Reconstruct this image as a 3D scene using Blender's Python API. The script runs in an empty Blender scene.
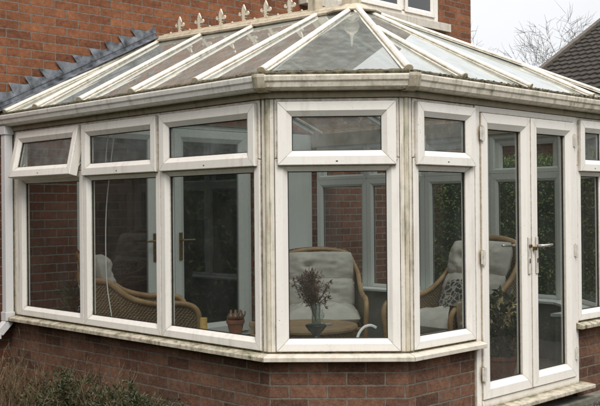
import bpy, bmesh, math, random
from mathutils import Vector, Matrix, noise
random.seed(7)
scene = bpy.context.scene
COL = scene.collection
PI = math.pi

# ------------------------------------------------------------------ helpers
class MB:
    def __init__(s): s.v=[]; s.f=[]; s.uv=[]
    def face(s, pts, uv=None):
        i=len(s.v); s.v+= [tuple(p) for p in pts]; s.f.append(tuple(range(i,i+len(pts))))
        s.uv.append(uv)
    def add(s, vs, fs):
        i=len(s.v); s.v+=[tuple(p) for p in vs]
        for f in fs: s.f.append(tuple(i+k for k in f)); s.uv.append(None)
    def hexa(s, p):   # 8 points: bottom 4 then top 4
        s.add(p, [(0,3,2,1),(4,5,6,7),(0,1,5,4),(1,2,6,5),(2,3,7,6),(3,0,4,7)])
    def box(s, x0,x1,y0,y1,z0,z1):
        s.hexa([(x0,y0,z0),(x1,y0,z0),(x1,y1,z0),(x0,y1,z0),(x0,y0,z1),(x1,y0,z1),(x1,y1,z1),(x0,y1,z1)])
    def prism(s, a, b):  # two matching loops
        n=len(a); s.add(list(a)+list(b), [tuple(range(n))[::-1], tuple(range(n,2*n))]+[(k,(k+1)%n,n+(k+1)%n,n+k) for k in range(n)])
    def tube(s, pts, r, n=8, caps=True):
        pts=[Vector(p) for p in pts]; m=len(pts)
        rr = r if isinstance(r,(list,tuple)) else [r]*m
        i0=len(s.v); up=Vector((0,0,1)); prev=None
        for k,p in enumerate(pts):
            t=(pts[min(k+1,m-1)]-pts[max(k-1,0)])
            if t.length<1e-9: t=Vector((0,0,1))
            t.normalize()
            if prev is None:
                a=t.cross(up if abs(t.z)<.95 else Vector((1,0,0))).normalized()
            else:
                a=(prev-t*prev.dot(t)); a = a.normalized() if a.length>1e-6 else t.orthogonal().normalized()
            prev=a; b=t.cross(a)
            for j in range(n):
                an=2*PI*j/n; s.v.append(tuple(p+(a*math.cos(an)+b*math.sin(an))*rr[k]))
        for k in range(m-1):
            for j in range(n):
                s.f.append((i0+k*n+j,i0+k*n+(j+1)%n,i0+(k+1)*n+(j+1)%n,i0+(k+1)*n+j)); s.uv.append(None)
        if caps:
            s.f.append(tuple(i0+j for j in range(n))[::-1]); s.uv.append(None)
            s.f.append(tuple(i0+(m-1)*n+j for j in range(n))); s.uv.append(None)
    def lathe(s, prof, c=(0,0,0), n=20):
        i0=len(s.v)
        for r,z in prof:
            for j in range(n):
                a=2*PI*j/n; s.v.append((c[0]+r*math.cos(a),c[1]+r*math.sin(a),c[2]+z))
        for k in range(len(prof)-1):
            for j in range(n):
                s.f.append((i0+k*n+j,i0+k*n+(j+1)%n,i0+(k+1)*n+(j+1)%n,i0+(k+1)*n+j)); s.uv.append(None)
        s.f.append(tuple(i0+j for j in range(n))[::-1]); s.uv.append(None)
        s.f.append(tuple(i0+(len(prof)-1)*n+j for j in range(n))); s.uv.append(None)

def wloc(o):
    v=Vector((0,0,0))
    while o: v+=o.location; o=o.parent
    return v
def mesh(name, mb, mat, parent=None, local=False, bevel=0, smooth=False, fix=True, subsurf=0, seg=2):
    me=bpy.data.meshes.new(name)
    off = Vector((0,0,0)) if (local or parent is None) else wloc(parent)
    me.from_pydata([tuple(Vector(p)-off) for p in mb.v], [], mb.f)
    if any(u for u in mb.uv):
        ul=me.uv_layers.new(name='UVMap')
        for p,u in zip(me.polygons, mb.uv):
            if u:
                for li,q in zip(p.loop_indices,u): ul.data[li].uv=q
    me.validate()
    if fix:
        bm=bmesh.new(); bm.from_mesh(me); bmesh.ops.recalc_face_normals(bm,faces=bm.faces); bm.to_mesh(me); bm.free()
    me.materials.append(mat)
    if smooth:
        for p in me.polygons: p.use_smooth=True
    o=bpy.data.objects.new(name,me); COL.objects.link(o)
    if parent: o.parent=parent
    if bevel:
        m=o.modifiers.new('bev','BEVEL'); m.width=bevel; m.segments=seg; m.limit_method='ANGLE'; m.angle_limit=.6
    if subsurf:
        m=o.modifiers.new('sub','SUBSURF'); m.levels=subsurf; m.render_levels=subsurf
    return o
def tag(o,label,cat,group=None):
    o['label']=label; o['category']=cat
    if group: o['group']=group
    return o
def struct(o,kind='structure'): o['kind']=kind; return o
def thing(name,label,cat,loc=(0,0,0),rz=0,group=None):
    o=bpy.data.objects.new(name,None); COL.objects.link(o); o.location=loc; o.rotation_euler=(0,0,rz)
    o.empty_display_size=.1
    return tag(o,label,cat,group)
def lerp(a,b,t): return tuple(a[i]+(b[i]-a[i])*t for i in range(len(a)))

# ------------------------------------------------------------------ materials
class NT:
    def __init__(s,name):
        s.m=bpy.data.materials.new(name); s.m.use_nodes=True; s.t=s.m.node_tree; s.t.nodes.clear()
        s.out=s.n('ShaderNodeOutputMaterial')
    def n(s,typ,**kw):
        nd=s.t.nodes.new(typ)
        for k,v in kw.items():
            if k.startswith('_'): setattr(nd,k[1:],v)
        return nd
    def l(s,a,b): s.t.links.new(a,b)
    def set(s,nd,k,v):
        if hasattr(v,'is_output') or isinstance(v,bpy.types.NodeSocket): s.l(v,nd.inputs[k])
        else: nd.inputs[k].default_value=v
    def noise(s,scale,detail=4,rough=.55,vec=None,out='Fac'):
        nd=s.n('ShaderNodeTexNoise'); nd.inputs['Scale'].default_value=scale; nd.inputs['Detail'].default_value=detail; nd.inputs['Roughness'].default_value=rough
        if vec is not None: s.l(vec,nd.inputs['Vector'])
        return nd.outputs[out]
    def coord(s,kind='Object',scale=None):
        c=s.n('ShaderNodeTexCoord').outputs[kind]
        if scale:
            m=s.n('ShaderNodeMapping'); m.inputs['Scale'].default_value=scale; s.l(c,m.inputs['Vector']); c=m.outputs[0]
        return c
    def ramp(s,f,stops):
        r=s.n('ShaderNodeValToRGB'); cr=r.color_ramp
        while len(cr.elements)<len(stops): cr.elements.new(.5)
        for e,(p,c) in zip(cr.elements,stops):
            e.position=p; e.color=tuple(c)+(1,) if len(c)==3 else c
        s.l(f,r.inputs[0]); return r.outputs[0]
    def fr(s,f,a,b,lo=0,hi=1):
        r=s.n('ShaderNodeMapRange'); s.l(f,r.inputs[0]); r.inputs[1].default_value=a; r.inputs[2].default_value=b; r.inputs[3].default_value=lo; r.inputs[4].default_value=hi; return r.outputs[0]
    def mix(s,f,a,b,mode='MIX'):
        m=s.n('ShaderNodeMix',_data_type='RGBA',_blend_type=mode)
        for k,v in ((0,f),(6,a),(7,b)):
            if isinstance(v,bpy.types.NodeSocket): s.l(v,m.inputs[k])
            else: m.inputs[k].default_value = v if k==0 else (tuple(v)+(1,) if len(v)==3 else v)
        return m.outputs[2]
    def math(s,op,a,b=None):
        m=s.n('ShaderNodeMath',_operation=op)
        for k,v in ((0,a),(1,b)):
            if v is None: continue
            if isinstance(v,bpy.types.NodeSocket): s.l(v,m.inputs[k])
            else: m.inputs[k].default_value=v
        return m.outputs[0]
    def bump(s,h,strength=.3,dist=.01):
        b=s.n('ShaderNodeBump'); b.inputs['Strength'].default_value=strength; b.inputs['Distance'].default_value=dist; s.l(h,b.inputs['Height']); return b.outputs[0]
    def bsdf(s,col,rough=.6,normal=None,spec=.5,metal=0,**kw):
        p=s.n('ShaderNodeBsdfPrincipled')
        s.set(p,'Base Color', col if isinstance(col,bpy.types.NodeSocket) else tuple(col)+(1,))
        s.set(p,'Roughness',rough); s.set(p,'Metallic',metal); s.set(p,'Specular IOR Level',spec)
        if normal is not None: s.l(normal,p.inputs['Normal'])
        for k,v in kw.items(): s.set(p,k,v)
        s.l(p.outputs[0],s.out.inputs[0]); return p

def simple(name,col,rough=.6,var=.15,scale=12,metal=0,bump=0):
    t=NT(name); n=t.noise(scale,5,vec=t.coord())
    c=t.mix(t.fr(n,.3,.7),[x*(1-var) for x in col],[min(1,x*(1+var)) for x in col])
    t.bsdf(c,rough,metal=metal,normal=t.bump(n,bump,.01) if bump else None); return t.m

def upvc(name,base=(.70,.665,.63),dirt=(.30,.24,.16),amount=.6,green=0,aodist=.035,rough=.42,streak=.5):
    t=NT(name); co=t.coord()
    geo=t.n('ShaderNodeNewGeometry'); pos=geo.outputs['Position']
    mp=t.n('ShaderNodeMapping'); mp.inputs['Scale'].default_value=(14,14,1.6); t.l(pos,mp.inputs[0])
    st=t.noise(1.6,6,.6,mp.outputs[0]); fine=t.noise(30,6,.7,pos); big=t.noise(2.3,4,.6,pos)
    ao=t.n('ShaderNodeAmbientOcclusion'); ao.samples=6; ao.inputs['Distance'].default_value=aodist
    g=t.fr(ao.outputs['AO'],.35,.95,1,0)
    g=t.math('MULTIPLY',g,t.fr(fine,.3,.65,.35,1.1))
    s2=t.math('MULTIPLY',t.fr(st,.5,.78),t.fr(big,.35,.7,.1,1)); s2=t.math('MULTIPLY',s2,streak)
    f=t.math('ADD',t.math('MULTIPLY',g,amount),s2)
    f=t.math('ADD',f,t.fr(fine,.55,.8,0,.16)); f=t.math('MINIMUM',f,.92)
    col=t.mix(big,[x*.95 for x in base],[x*1.05 for x in base])
    d=dirt
    if green:
        dg=t.mix(t.fr(t.noise(9,5,.6,pos),.4,.6),dirt,(.10,.115,.045)); 
        gm=t.math('MULTIPLY',t.fr(t.noise(13,8,.75,pos),.44,.66),green); 
        f=t.math('MINIMUM',t.math('ADD',f,gm),.95)
        col=t.mix(f,col,dg)
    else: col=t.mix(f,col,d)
    # small dark specks
    vo=t.n('ShaderNodeTexVoronoi'); vo.inputs['Scale'].default_value=42; t.l(pos,vo.inputs['Vector'])
    sp=t.math('MULTIPLY',t.fr(vo.outputs['Distance'],.05,.16,.8,0),t.fr(t.noise(7,2,.5,pos),.55,.68))
    col=t.mix(sp,col,(.09,.065,.04))
    t.bsdf(col,t.fr(fine,.3,.7,rough-.08,rough+.18),normal=t.bump(fine,.08,.004),spec=.4)
    return t.m

def brick(name,c1,c2,c3,mortar,mort_var=.35,dark=1.0,bloom=0):
    t=NT(name); uv=t.coord('UV'); 
    wob=t.noise(17,6,.75,uv,'Color'); 
    sb=t.n('ShaderNodeVectorMath',_operation='SUBTRACT'); t.l(wob,sb.inputs[0]); sb.inputs[1].default_value=(.5,.5,.5)
    sc=t.n('ShaderNodeVectorMath',_operation='SCALE'); t.l(sb.outputs[0],sc.inputs[0]); sc.inputs['Scale'].default_value=.0125
    ad=t.n('ShaderNodeVectorMath',_operation='ADD'); t.l(uv,ad.inputs[0]); t.l(sc.outputs[0],ad.inputs[1])
    b=t.n('ShaderNodeTexBrick'); b.offset=.5; b.inputs['Scale'].default_value=1
    b.inputs['Brick Width'].default_value=.225; b.inputs['Row Height'].default_value=.075; b.inputs['Mortar Size'].default_value=.0062
    b.inputs['Mortar Smooth'].default_value=.25; b.inputs['Bias'].default_value=-.05
    b.inputs['Color1'].default_value=(0,0,0,1); b.inputs['Color2'].default_value=(1,1,1,1); b.inputs['Mortar'].default_value=(.5,.5,.5,1)
    t.l(ad.outputs[0],b.inputs['Vector'])
    per=b.outputs['Color']
    n1=t.noise(26,7,.7,uv); n2=t.noise(3.1,4,.6,uv); n3=t.noise(85,6,.8,uv)
    v=t.math('ADD',t.math('MULTIPLY',per,.50),t.math('MULTIPLY',t.fr(n1,.33,.68),.50))
    col=t.ramp(v,[(.08,c3),(.42,c1),(.85,c2)])
    col=t.mix(t.fr(n2,.35,.7,0,.6),col,[x*.55 for x in c3])
    col=t.mix(t.fr(n3,.5,.72,0,.35),col,[min(1,x*1.5+.02) for x in c2])
    col=t.mix(t.fr(t.noise(30,7,.8,uv),.52,.70,0,.55),col,(.028,.019,.015))
    if bloom: col=t.mix(t.math('MULTIPLY',t.fr(t.noise(2.4,5,.65,uv),.5,.72),t.fr(n1,.35,.65,.1,.55)),col,(.21,.165,.13))
    mc=t.mix(t.fr(n1,.3,.7),[x*(1-mort_var) for x in mortar],[x*(1+mort_var) for x in mortar])
    col=t.mix(b.outputs['Fac'],col,mc)
    if dark!=1.0: col=t.mix(1,col,(dark,dark,dark),'MULTIPLY')
    # damp and lime bloom low on the wall
    h=t.math('SUBTRACT',1,b.outputs['Fac']); h=t.math('ADD',h,t.math('MULTIPLY',n3,.5))
    t.bsdf(col,.9,normal=t.bump(h,1.0,.014),spec=.2); return t.m

def glass(name,tint=(.78,.82,.80),boost=1.55,film=.03,filmcol=(.35,.36,.34),rough=0.0,grime_haze=0,dirtscale=5,wob=.05):
    t=NT(name); geo=t.n('ShaderNodeNewGeometry'); pos=geo.outputs['Position']
    ior=t.math('ADD',1.5,t.math('MULTIPLY',geo.outputs['Backfacing'],-.8333))
    fz=t.n('ShaderNodeFresnel'); t.l(ior,fz.inputs['IOR'])
    nb=t.bump(t.noise(2.2,2,.5,pos),wob,.02); t.l(nb,fz.inputs['Normal'])
    f=t.math('MINIMUM',t.math('MULTIPLY',fz.outputs[0],boost),.97)
    tr=t.n('ShaderNodeBsdfTransparent'); tr.inputs[0].default_value=tuple(tint)+(1,)
    gl=t.n('ShaderNodeBsdfGlossy'); gl.inputs['Roughness'].default_value=rough; gl.inputs[0].default_value=(.93,.95,.95,1); t.l(nb,gl.inputs['Normal'])
    m1=t.n('ShaderNodeMixShader'); t.l(f,m1.inputs[0]); t.l(tr.outputs[0],m1.inputs[1]); t.l(gl.outputs[0],m1.inputs[2])
    df=t.n('ShaderNodeBsdfDiffuse'); df.inputs[0].default_value=tuple(filmcol)+(1,)
    mp=t.n('ShaderNodeMapping'); mp.inputs['Scale'].default_value=(8,8,1.2); t.l(pos,mp.inputs[0])
    n=t.math('MULTIPLY',t.fr(t.noise(dirtscale,7,.7,pos),.35,.75),t.fr(t.noise(1.5,4,.6,mp.outputs[0]),.3,.7,.4,1.2))
    ff=t.math('ADD',film,t.math('MULTIPLY',n,grime_haze))
    m2=t.n('ShaderNodeMixShader'); t.l(ff,m2.inputs[0]); t.l(m1.outputs[0],m2.inputs[1]); t.l(df.outputs[0],m2.inputs[2])
    t.l(m2.outputs[0],t.out.inputs[0]); return t.m

M={}
M['frame']=upvc('upvc_frame',base=(.86,.83,.78),dirt=(.26,.185,.095),amount=1.0,streak=.36,rough=.34)
M['post']=upvc('upvc_post',base=(.80,.75,.66),dirt=(.28,.195,.095),amount=.9,streak=1.3,green=.16)
M['door']=upvc('upvc_door',base=(.86,.83,.78),dirt=(.34,.25,.12),amount=1.0,streak=.36,rough=.34)
M['sill']=upvc('upvc_sill',base=(.62,.56,.46),dirt=(.16,.125,.06),amount=1.0,green=.85,streak=1.1,aodist=.06)
M['sillclean']=upvc('upvc_sill_front',base=(.66,.61,.53),dirt=(.30,.21,.10),amount=.8,green=.25,streak=.9)
M['nose']=upvc('upvc_post_nose',base=(.68,.62,.50),dirt=(.24,.17,.08),amount=.7,green=.3,streak=1.5)
M['gutter2']=upvc('gutter_plastic_stained',base=(.78,.72,.62),dirt=(.21,.155,.07),amount=.9,green=.45,streak=1.3,aodist=.03)
M['gutter']=upvc('gutter_plastic',base=(.82,.80,.76),dirt=(.20,.16,.09),amount=.4,green=.14,streak=.8,aodist=.02)
M['union']=upvc('gutter_union',base=(.52,.46,.36),dirt=(.14,.11,.05),amount=.6,green=.6,streak=1.2)
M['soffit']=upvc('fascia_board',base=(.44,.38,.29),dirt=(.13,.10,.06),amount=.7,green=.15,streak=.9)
M['rafter']=upvc('rafter_cap',base=(.80,.75,.66),dirt=(.22,.165,.09),amount=.75,green=.22,streak=.6,aodist=.03)
M['ridge']=upvc('ridge_cap',base=(.60,.53,.41),dirt=(.20,.15,.08),amount=.5,green=.3,streak=.9)
M['moss']=simple('eaves_moss',(.085,.072,.040),.9,.85,34,bump=.6)
M['pipe']=upvc('downpipe',base=(.73,.73,.74),dirt=(.3,.28,.22),amount=.4,streak=.3)
M['brick_house']=brick('house_brick',(.29,.110,.053),(.41,.175,.085),(.135,.058,.036),(.225,.18,.14))
M['brick_dwarf']=brick('dwarf_wall_brick',(.20,.098,.062),(.32,.175,.115),(.075,.044,.034),(.195,.168,.135),bloom=1)
M['brick_shaded']=brick('shaded_wall_brick',(.17,.068,.040),(.24,.105,.065),(.08,.042,.030),(.20,.185,.16))  # same house wall, its brick darkened to paint in the interior shading
M['lead']=simple('lead',(.14,.152,.17),.65,.85,14,metal=.15,bump=.5)
M['black']=simple('gasket_black',(.018,.019,.02),.5,.2)
M['gap']=simple('dark_gap',(.012,.011,.01),.8,.2)
M['steel']=simple('white_handle_metal',(.62,.60,.56),.28,.1,30,metal=.75)
M['hinge']=simple('hinge_white',(.62,.59,.54),.4,.2,30)
M['brass']=simple('brass',(.30,.20,.08),.35,.2,30,metal=.9)
M['glass']=glass('window_glass',film=.02,grime_haze=.08,dirtscale=3)
M['glass_up']=glass('top_light_glass',film=.10,grime_haze=.34,filmcol=(.40,.44,.44),boost=1.9)  # heavier pale film paints in the blue-grey reflections of the top lights
M['glass_roof']=glass('roof_glass',tint=(.78,.81,.80),boost=2.1,rough=0,film=.30,grime_haze=.42,filmcol=(.29,.31,.285),dirtscale=9,wob=.0)
M['glass_clear']=glass('far_window_glass',tint=(.92,.94,.93),boost=1.0,film=.02,grime_haze=.05)
M['glass_house']=glass('house_glass',tint=(.4,.42,.42),boost=2.2,film=.03,grime_haze=.03)
M['plaster']=simple('inner_plaster',(.20,.20,.185),.85,.15,4)
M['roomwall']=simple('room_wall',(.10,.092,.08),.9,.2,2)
M['intpvc']=upvc('inner_pvc',base=(.66,.69,.67),dirt=(.3,.3,.25),amount=.3,streak=.2)
M['stone']=simple('step_stone',(.42,.38,.27),.75,.25,14,bump=.3)
M['concrete']=simple('concrete',(.16,.155,.125),.9,.35,16,bump=.4)

def ground_mat():
    t=NT('soil_and_grass'); g=t.n('ShaderNodeNewGeometry').outputs['Position']
    n=t.noise(1.2,5,.6,g); n2=t.noise(35,6,.7,g)
    c=t.ramp(n,[(.35,(.045,.038,.022)),(.55,(.045,.06,.02)),(.8,(.07,.085,.03))])
    c=t.mix(t.fr(n2,.3,.7,0,.6),c,(.03,.028,.015)); t.bsdf(c,.95,normal=t.bump(n2,.8,.03),spec=.1); return t.m
def gravel_mat(name='gravel'):
    t=NT(name); g=t.n('ShaderNodeNewGeometry').outputs['Position']
    v=t.n('ShaderNodeTexVoronoi'); v.inputs['Scale'].default_value=70; t.l(g,v.inputs['Vector'])
    c=t.mix(v.outputs['Color'],(.10,.085,.07),(.36,.33,.29)); c=t.mix(t.fr(v.outputs['Distance'],.3,.7,0,.8),c,(.03,.025,.02))
    t.bsdf(c,.9,normal=t.bump(t.math('SUBTRACT',1,v.outputs['Distance']),1,.02),spec=.2); return t.m
def tile_mat():
    t=NT('floor_tile'); g=t.n('ShaderNodeNewGeometry').outputs['Position']
    b=t.n('ShaderNodeTexBrick'); b.offset=0; b.inputs['Scale'].default_value=1; b.inputs['Brick Width'].default_value=.33; b.inputs['Row Height'].default_value=.33; b.inputs['Mortar Size'].default_value=.006
    b.inputs['Color1'].default_value=(.18,.15,.12,1); b.inputs['Color2'].default_value=(.23,.195,.155,1); b.inputs['Mortar'].default_value=(.08,.075,.06,1); t.l(g,b.inputs['Vector'])
    c=t.mix(t.fr(t.noise(9,5,.6,g),.3,.7,0,.3),b.outputs[0],(.12,.10,.08)); t.bsdf(c,.4,spec=.4); return t.m
def leafmat(name,a,b,c=None,rough=.55,transl=.25):
    t=NT(name); oi=t.n('ShaderNodeNewGeometry'); n=t.noise(4,3,.6,oi.outputs['Position'])
    r=oi.outputs['Random Per Island']
    col=t.ramp(t.math('ADD',t.math('MULTIPLY',r,.6),t.math('MULTIPLY',n,.4)),[(.2,a),(.55,b),(.85,c or b)])
    p=t.bsdf(col,rough,spec=.35); 
    tl=t.n('ShaderNodeBsdfTranslucent'); t.l(col,tl.inputs[0]); mx=t.n('ShaderNodeMixShader'); mx.inputs[0].default_value=transl
    t.l(p.outputs[0],mx.inputs[1]); t.l(tl.outputs[0],mx.inputs[2]); t.l(mx.outputs[0],t.out.inputs[0]); return t.m
def weave_mat():
    t=NT('woven_cane'); co=t.coord()
    w1=t.n('ShaderNodeTexWave',_wave_type='BANDS',_bands_direction='Z'); w1.inputs['Scale'].default_value=28; w1.inputs['Distortion'].default_value=4.0; t.l(co,w1.inputs[0])
    w2=t.n('ShaderNodeTexWave',_wave_type='BANDS',_bands_direction='DIAGONAL'); w2.inputs['Scale'].default_value=22; w2.inputs['Distortion'].default_value=3.5; t.l(co,w2.inputs[0])
    h=t.math('MULTIPLY',w1.outputs['Fac'],w2.outputs['Fac'])
    c=t.ramp(h,[(.0,(.07,.042,.02)),(.3,(.30,.195,.095)),(.9,(.52,.38,.22))]); t.bsdf(c,.6,normal=t.bump(h,.8,.01)); return t.m
def cane_mat():
    t=NT('cane_wood'); co=t.coord(); n=t.noise(9,5,.6,co); n2=t.noise(60,3,.6,co)
    c=t.ramp(n,[(.3,(.28,.165,.07)),(.6,(.44,.28,.13)),(.8,(.55,.38,.20))]); c=t.mix(t.fr(n2,.55,.75,0,.5),c,(.12,.06,.025)); t.bsdf(c,.42); return t.m
def fabric_mat(name,a,b):
    t=NT(name); co=t.coord(); n=t.noise(5,5,.6,co); n2=t.noise(250,2,.6,co)
    c=t.mix(t.fr(n,.3,.7),a,b); t.bsdf(c,.95,normal=t.bump(t.math('ADD',n2,t.math('MULTIPLY',n,4)),.35,.01),spec=.1); return t.m
def roof_tile_mat():
    t=NT('concrete_roof_tile'); g=t.n('ShaderNodeNewGeometry').outputs['Position']; n=t.noise(2.5,6,.7,g); n2=t.noise(14,5,.7,g)
    c=t.ramp(n2,[(.3,(.028,.023,.020)),(.55,(.05,.043,.038)),(.8,(.085,.076,.068))]); c=t.mix(t.fr(n,.42,.62,0,.4),c,(.045,.040,.030)); c=t.mix(t.fr(t.noise(5,6,.8,g),.55,.7,0,.5),c,(.085,.078,.07)); t.bsdf(c,.85,spec=.2); return t.m
M['ground']=ground_mat(); M['gravel']=gravel_mat(); M['tile']=tile_mat(); M['weave']=weave_mat(); M['cane']=cane_mat()
M['cushion']=fabric_mat('cushion_fabric',(.50,.475,.43),(.66,.63,.58)); M['throw']=fabric_mat('throw_fabric',(.40,.30,.20),(.55,.47,.36))
M['roof_tile']=roof_tile_mat()
M['ridgetile']=simple('verge_mortar',(.10,.085,.07),.9,.3,10)
M['hedge']=leafmat('hedge_leaf',(.02,.045,.012),(.07,.12,.03),(.20,.23,.07))
M['shrub']=leafmat('shrub_leaf',(.026,.034,.016),(.065,.08,.035),(.16,.15,.08),.4)
M['dryleaf']=leafmat('dry_leaf',(.12,.07,.03),(.20,.12,.055),(.28,.18,.10))
M['twig']=simple('dry_twig',(.125,.085,.045),.8,.75,9)
M['bark']=simple('grey_bark',(.085,.075,.065),.9,.3,12)
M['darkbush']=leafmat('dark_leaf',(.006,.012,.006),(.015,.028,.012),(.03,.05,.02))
M['terracotta']=simple('terracotta',(.21,.075,.04),.7,.3,14)
M['brownglaze']=simple('brown_glaze',(.12,.055,.03),.3,.5,14)
M['wax']=simple('yellow_wax',(.50,.32,.10),.5,.2,14)
M['tablewood']=simple('table_wood',(.36,.24,.13),.45,.25,9)
M['urn']=simple('black_urn',(.015,.014,.016),.35,.3,12)
M['clear']=glass('vase_glass',tint=(.85,.9,.88),boost=2.5,film=.08,grime_haze=.1)
M['drygrass']=leafmat('dried_foliage',(.06,.03,.022),(.13,.065,.045),(.20,.12,.085))
M['petal']=leafmat('pale_petal',(.65,.50,.25),(.8,.66,.4),(.85,.75,.55))
M['white']=simple('white_plastic',(.7,.7,.7),.4,.05,10)
M['orange']=simple('orange_ornament',(.55,.27,.06),.5,.2,20)

# ------------------------------------------------------------------ plan of the conservatory (metres)
ZS,ZH=.645,2.127; YD=3.585; YH=3.70; AY,BX=.58,.555; CX,W,CY=2.96,3.47,.55
class Wall:
    def __init__(s,o,d,n): s.o=Vector((o[0],o[1],0)); s.d=Vector((d[0],d[1],0)).normalized(); s.n=Vector((n[0],n[1],0)).normalized()
    def p(s,u,z,d=0): return s.o+s.d*u+s.n*d+Vector((0,0,z))
L=Wall((0,0),(0,1),(-1,0)); R=Wall((0,0),(1,0),(0,-1)); S=Wall((W,0),(0,1),(1,0))
F=Wall((0,AY),(BX,-AY),(-AY,-BX)); FL=math.hypot(AY,BX)
G=Wall((CX,0),(W-CX,CY),(CY,-(W-CX))); GL=math.hypot(W-CX,CY)

def wbox(mb,w,u0,u1,z0,z1,d0,d1):
    p=w.p; mb.hexa([p(u0,z0,d0),p(u1,z0,d0),p(u1,z0,d1),p(u0,z0,d1),p(u0,z1,d0),p(u1,z1,d0),p(u1,z1,d1),p(u0,z1,d1)])
def ring(mb,w,u0,u1,z0,z1,prof,gap=.0011,X=None):
    """four mitred members; prof = (inset, depth) points"""
    X=X or (lambda v:v)
    for side in range(4):
        a=[];b=[]
        for (i,d) in prof:
            if side==0: e0=(u0+i+gap,z0+i); e1=(u1-i-gap,z0+i)
            elif side==1: e0=(u1-i,z0+i+gap); e1=(u1-i,z1-i-gap)
            elif side==2: e0=(u1-i-gap,z1-i); e1=(u0+i+gap,z1-i)
            else: e0=(u0+i,z1-i-gap); e1=(u0+i,z0+i+gap)
            a.append(X(w.p(e0[0],e0[1],d))); b.append(X(w.p(e1[0],e1[1],d)))
        mb.prism(a,b)
def fprof(wd,d0,d1): return [(0,d0),(0,d1-.004),(.004,d1),(wd*.62,d1),(wd*.72,d1-.006),(wd,d1-.022),(wd,d0+.012),(wd*.7,d0)]
def pane(mb,w,u0,u1,z0,z1,d,X=None):
    X=X or (lambda v:v); mb.face([X(w.p(u0,z0,d)),X(w.p(u1,z0,d)),X(w.p(u1,z1,d)),X(w.p(u0,z1,d))])
def gasket(mb,w,u0,u1,z0,z1,d,X=None): ring(mb,w,u0-.004,u1+.004,z0-.004,z1+.004,[(0,d-.004),(0,d+.0065),(.009,d+.0045),(.009,d-.004)],0,X)

cons=thing('conservatory','weathered white framed conservatory with glass roof and crested ridge on a brick dwarf wall','conservatory',(1.8,1.8,.06))

ZT=1.725   # transom centre
def window(w,u0,u1,open_=0,mat='frame',toplight=True,post=(.05,.05),gl='glass',gu='glass_up'):
    """one window module: fixed frame > lower pane, top sash pane"""
    mb=MB(); FW=.074
    a,b=u0+.002,u1-.002
    # lower fixed frame with bead
    ring(mb,w,a,b,ZS,ZT+.050,fprof(FW,-.035,.03))
    ring(mb,w,a,b,ZT+.052,ZH,fprof(.045,-.035,.026))
    fr=mesh('window_frame',mb,M[mat],cons)
    d=-.006; g0,g1,h0,h1=a+FW,b-FW,ZS+FW-.025,ZT+.022-FW+.045
    # lower glazing: slim bottom/top rail so the glass is a little taller than the side width
    mb=MB(); pane(mb,w,a+FW,b-FW,ZS+FW,ZT+.050-FW,d); mesh('pane',mb,M[gl],fr,fix=False)
    mb=MB(); gasket(mb,w,a+FW,b-FW,ZS+FW,ZT+.050-FW,d); mesh('gasket',mb,M['black'],fr)
    # top-hung sash
    X=None
    s0,s1,t0,t1=a+.018,b-.018,ZT+.010,ZH-.022
    if open_:
        hinge=w.p(0,t1,.03); ax=w.d; Rm=Matrix.Rotation(open_,4,ax)
        test=Rm@(w.p(0,t0,.03)-hinge)
        if test.dot(w.n)<0: Rm=Matrix.Rotation(-open_,4,ax)
        X=lambda v:hinge+Rm@(v-hinge)
    mb=MB(); ring(mb,w,s0,s1,t0,t1,fprof(.084,-.01,.056),X=X)
    sa=mesh('opening_sash',mb,M[mat],fr)
    mb=MB(); pane(mb,w,s0+.084,s1-.084,t0+.084,t1-.084,.022,X); mesh('pane',mb,M[gu],fr,fix=False)
    mb=MB(); gasket(mb,w,s0+.084,s1-.084,t0+.084,t1-.084,.022,X); mesh('gasket',mb,M['black'],fr)
    mb=MB(); uc=(s0+s1)/2; q=[X(w.p(uc+a_,t0+.022+b_,.0572)) for a_,b_ in ((-.006,-.003),(.006,-.003),(.006,.003),(-.006,.003))] if X else [w.p(uc+a_,t0+.022+b_,.0572) for a_,b_ in ((-.006,-.003),(.006,-.003),(.006,.003),(-.006,.003))]; mb.face(q); mesh('drain_slot',mb,M['gap'],sa,fix=False)
    if open_:
        for uu in (s0+.03,s1-.03):
            mb=MB(); A_=w.p(uu,t0+.12,0); B_=X(w.p(uu,t0+.03,.0)); mb.tube([A_,B_],.006,6); mesh('window_stay',mb,M['steel'],fr)
    return fr
# left wall, three windows
PB=.075
for (a,b,op) in [(AY+.045,1.605,0),(1.605,2.555,0),(2.555,3.515,math.radians(12))]:
    window(L,a,b,op)
# end piece against the house + corner posts
mb=MB(); wbox(mb,L,3.517,YH-.002,ZS,ZH,-.04,.022); mesh('end_post',mb,M['post'],cons,bevel=.003)
window(F,.036,FL-.036)
window(R,BX+.036,1.212)
window(R,2.487,CX-.036)
window(G,.036,GL-.036,gl='glass_clear',gu='glass_clear')
for (a,b) in [(.64,1.36),(1.36,2.1),(2.1,2.84),(2.84,3.54)]: window(S,a,b,mat='intpvc',gl='glass_clear',gu='glass_clear')

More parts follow.
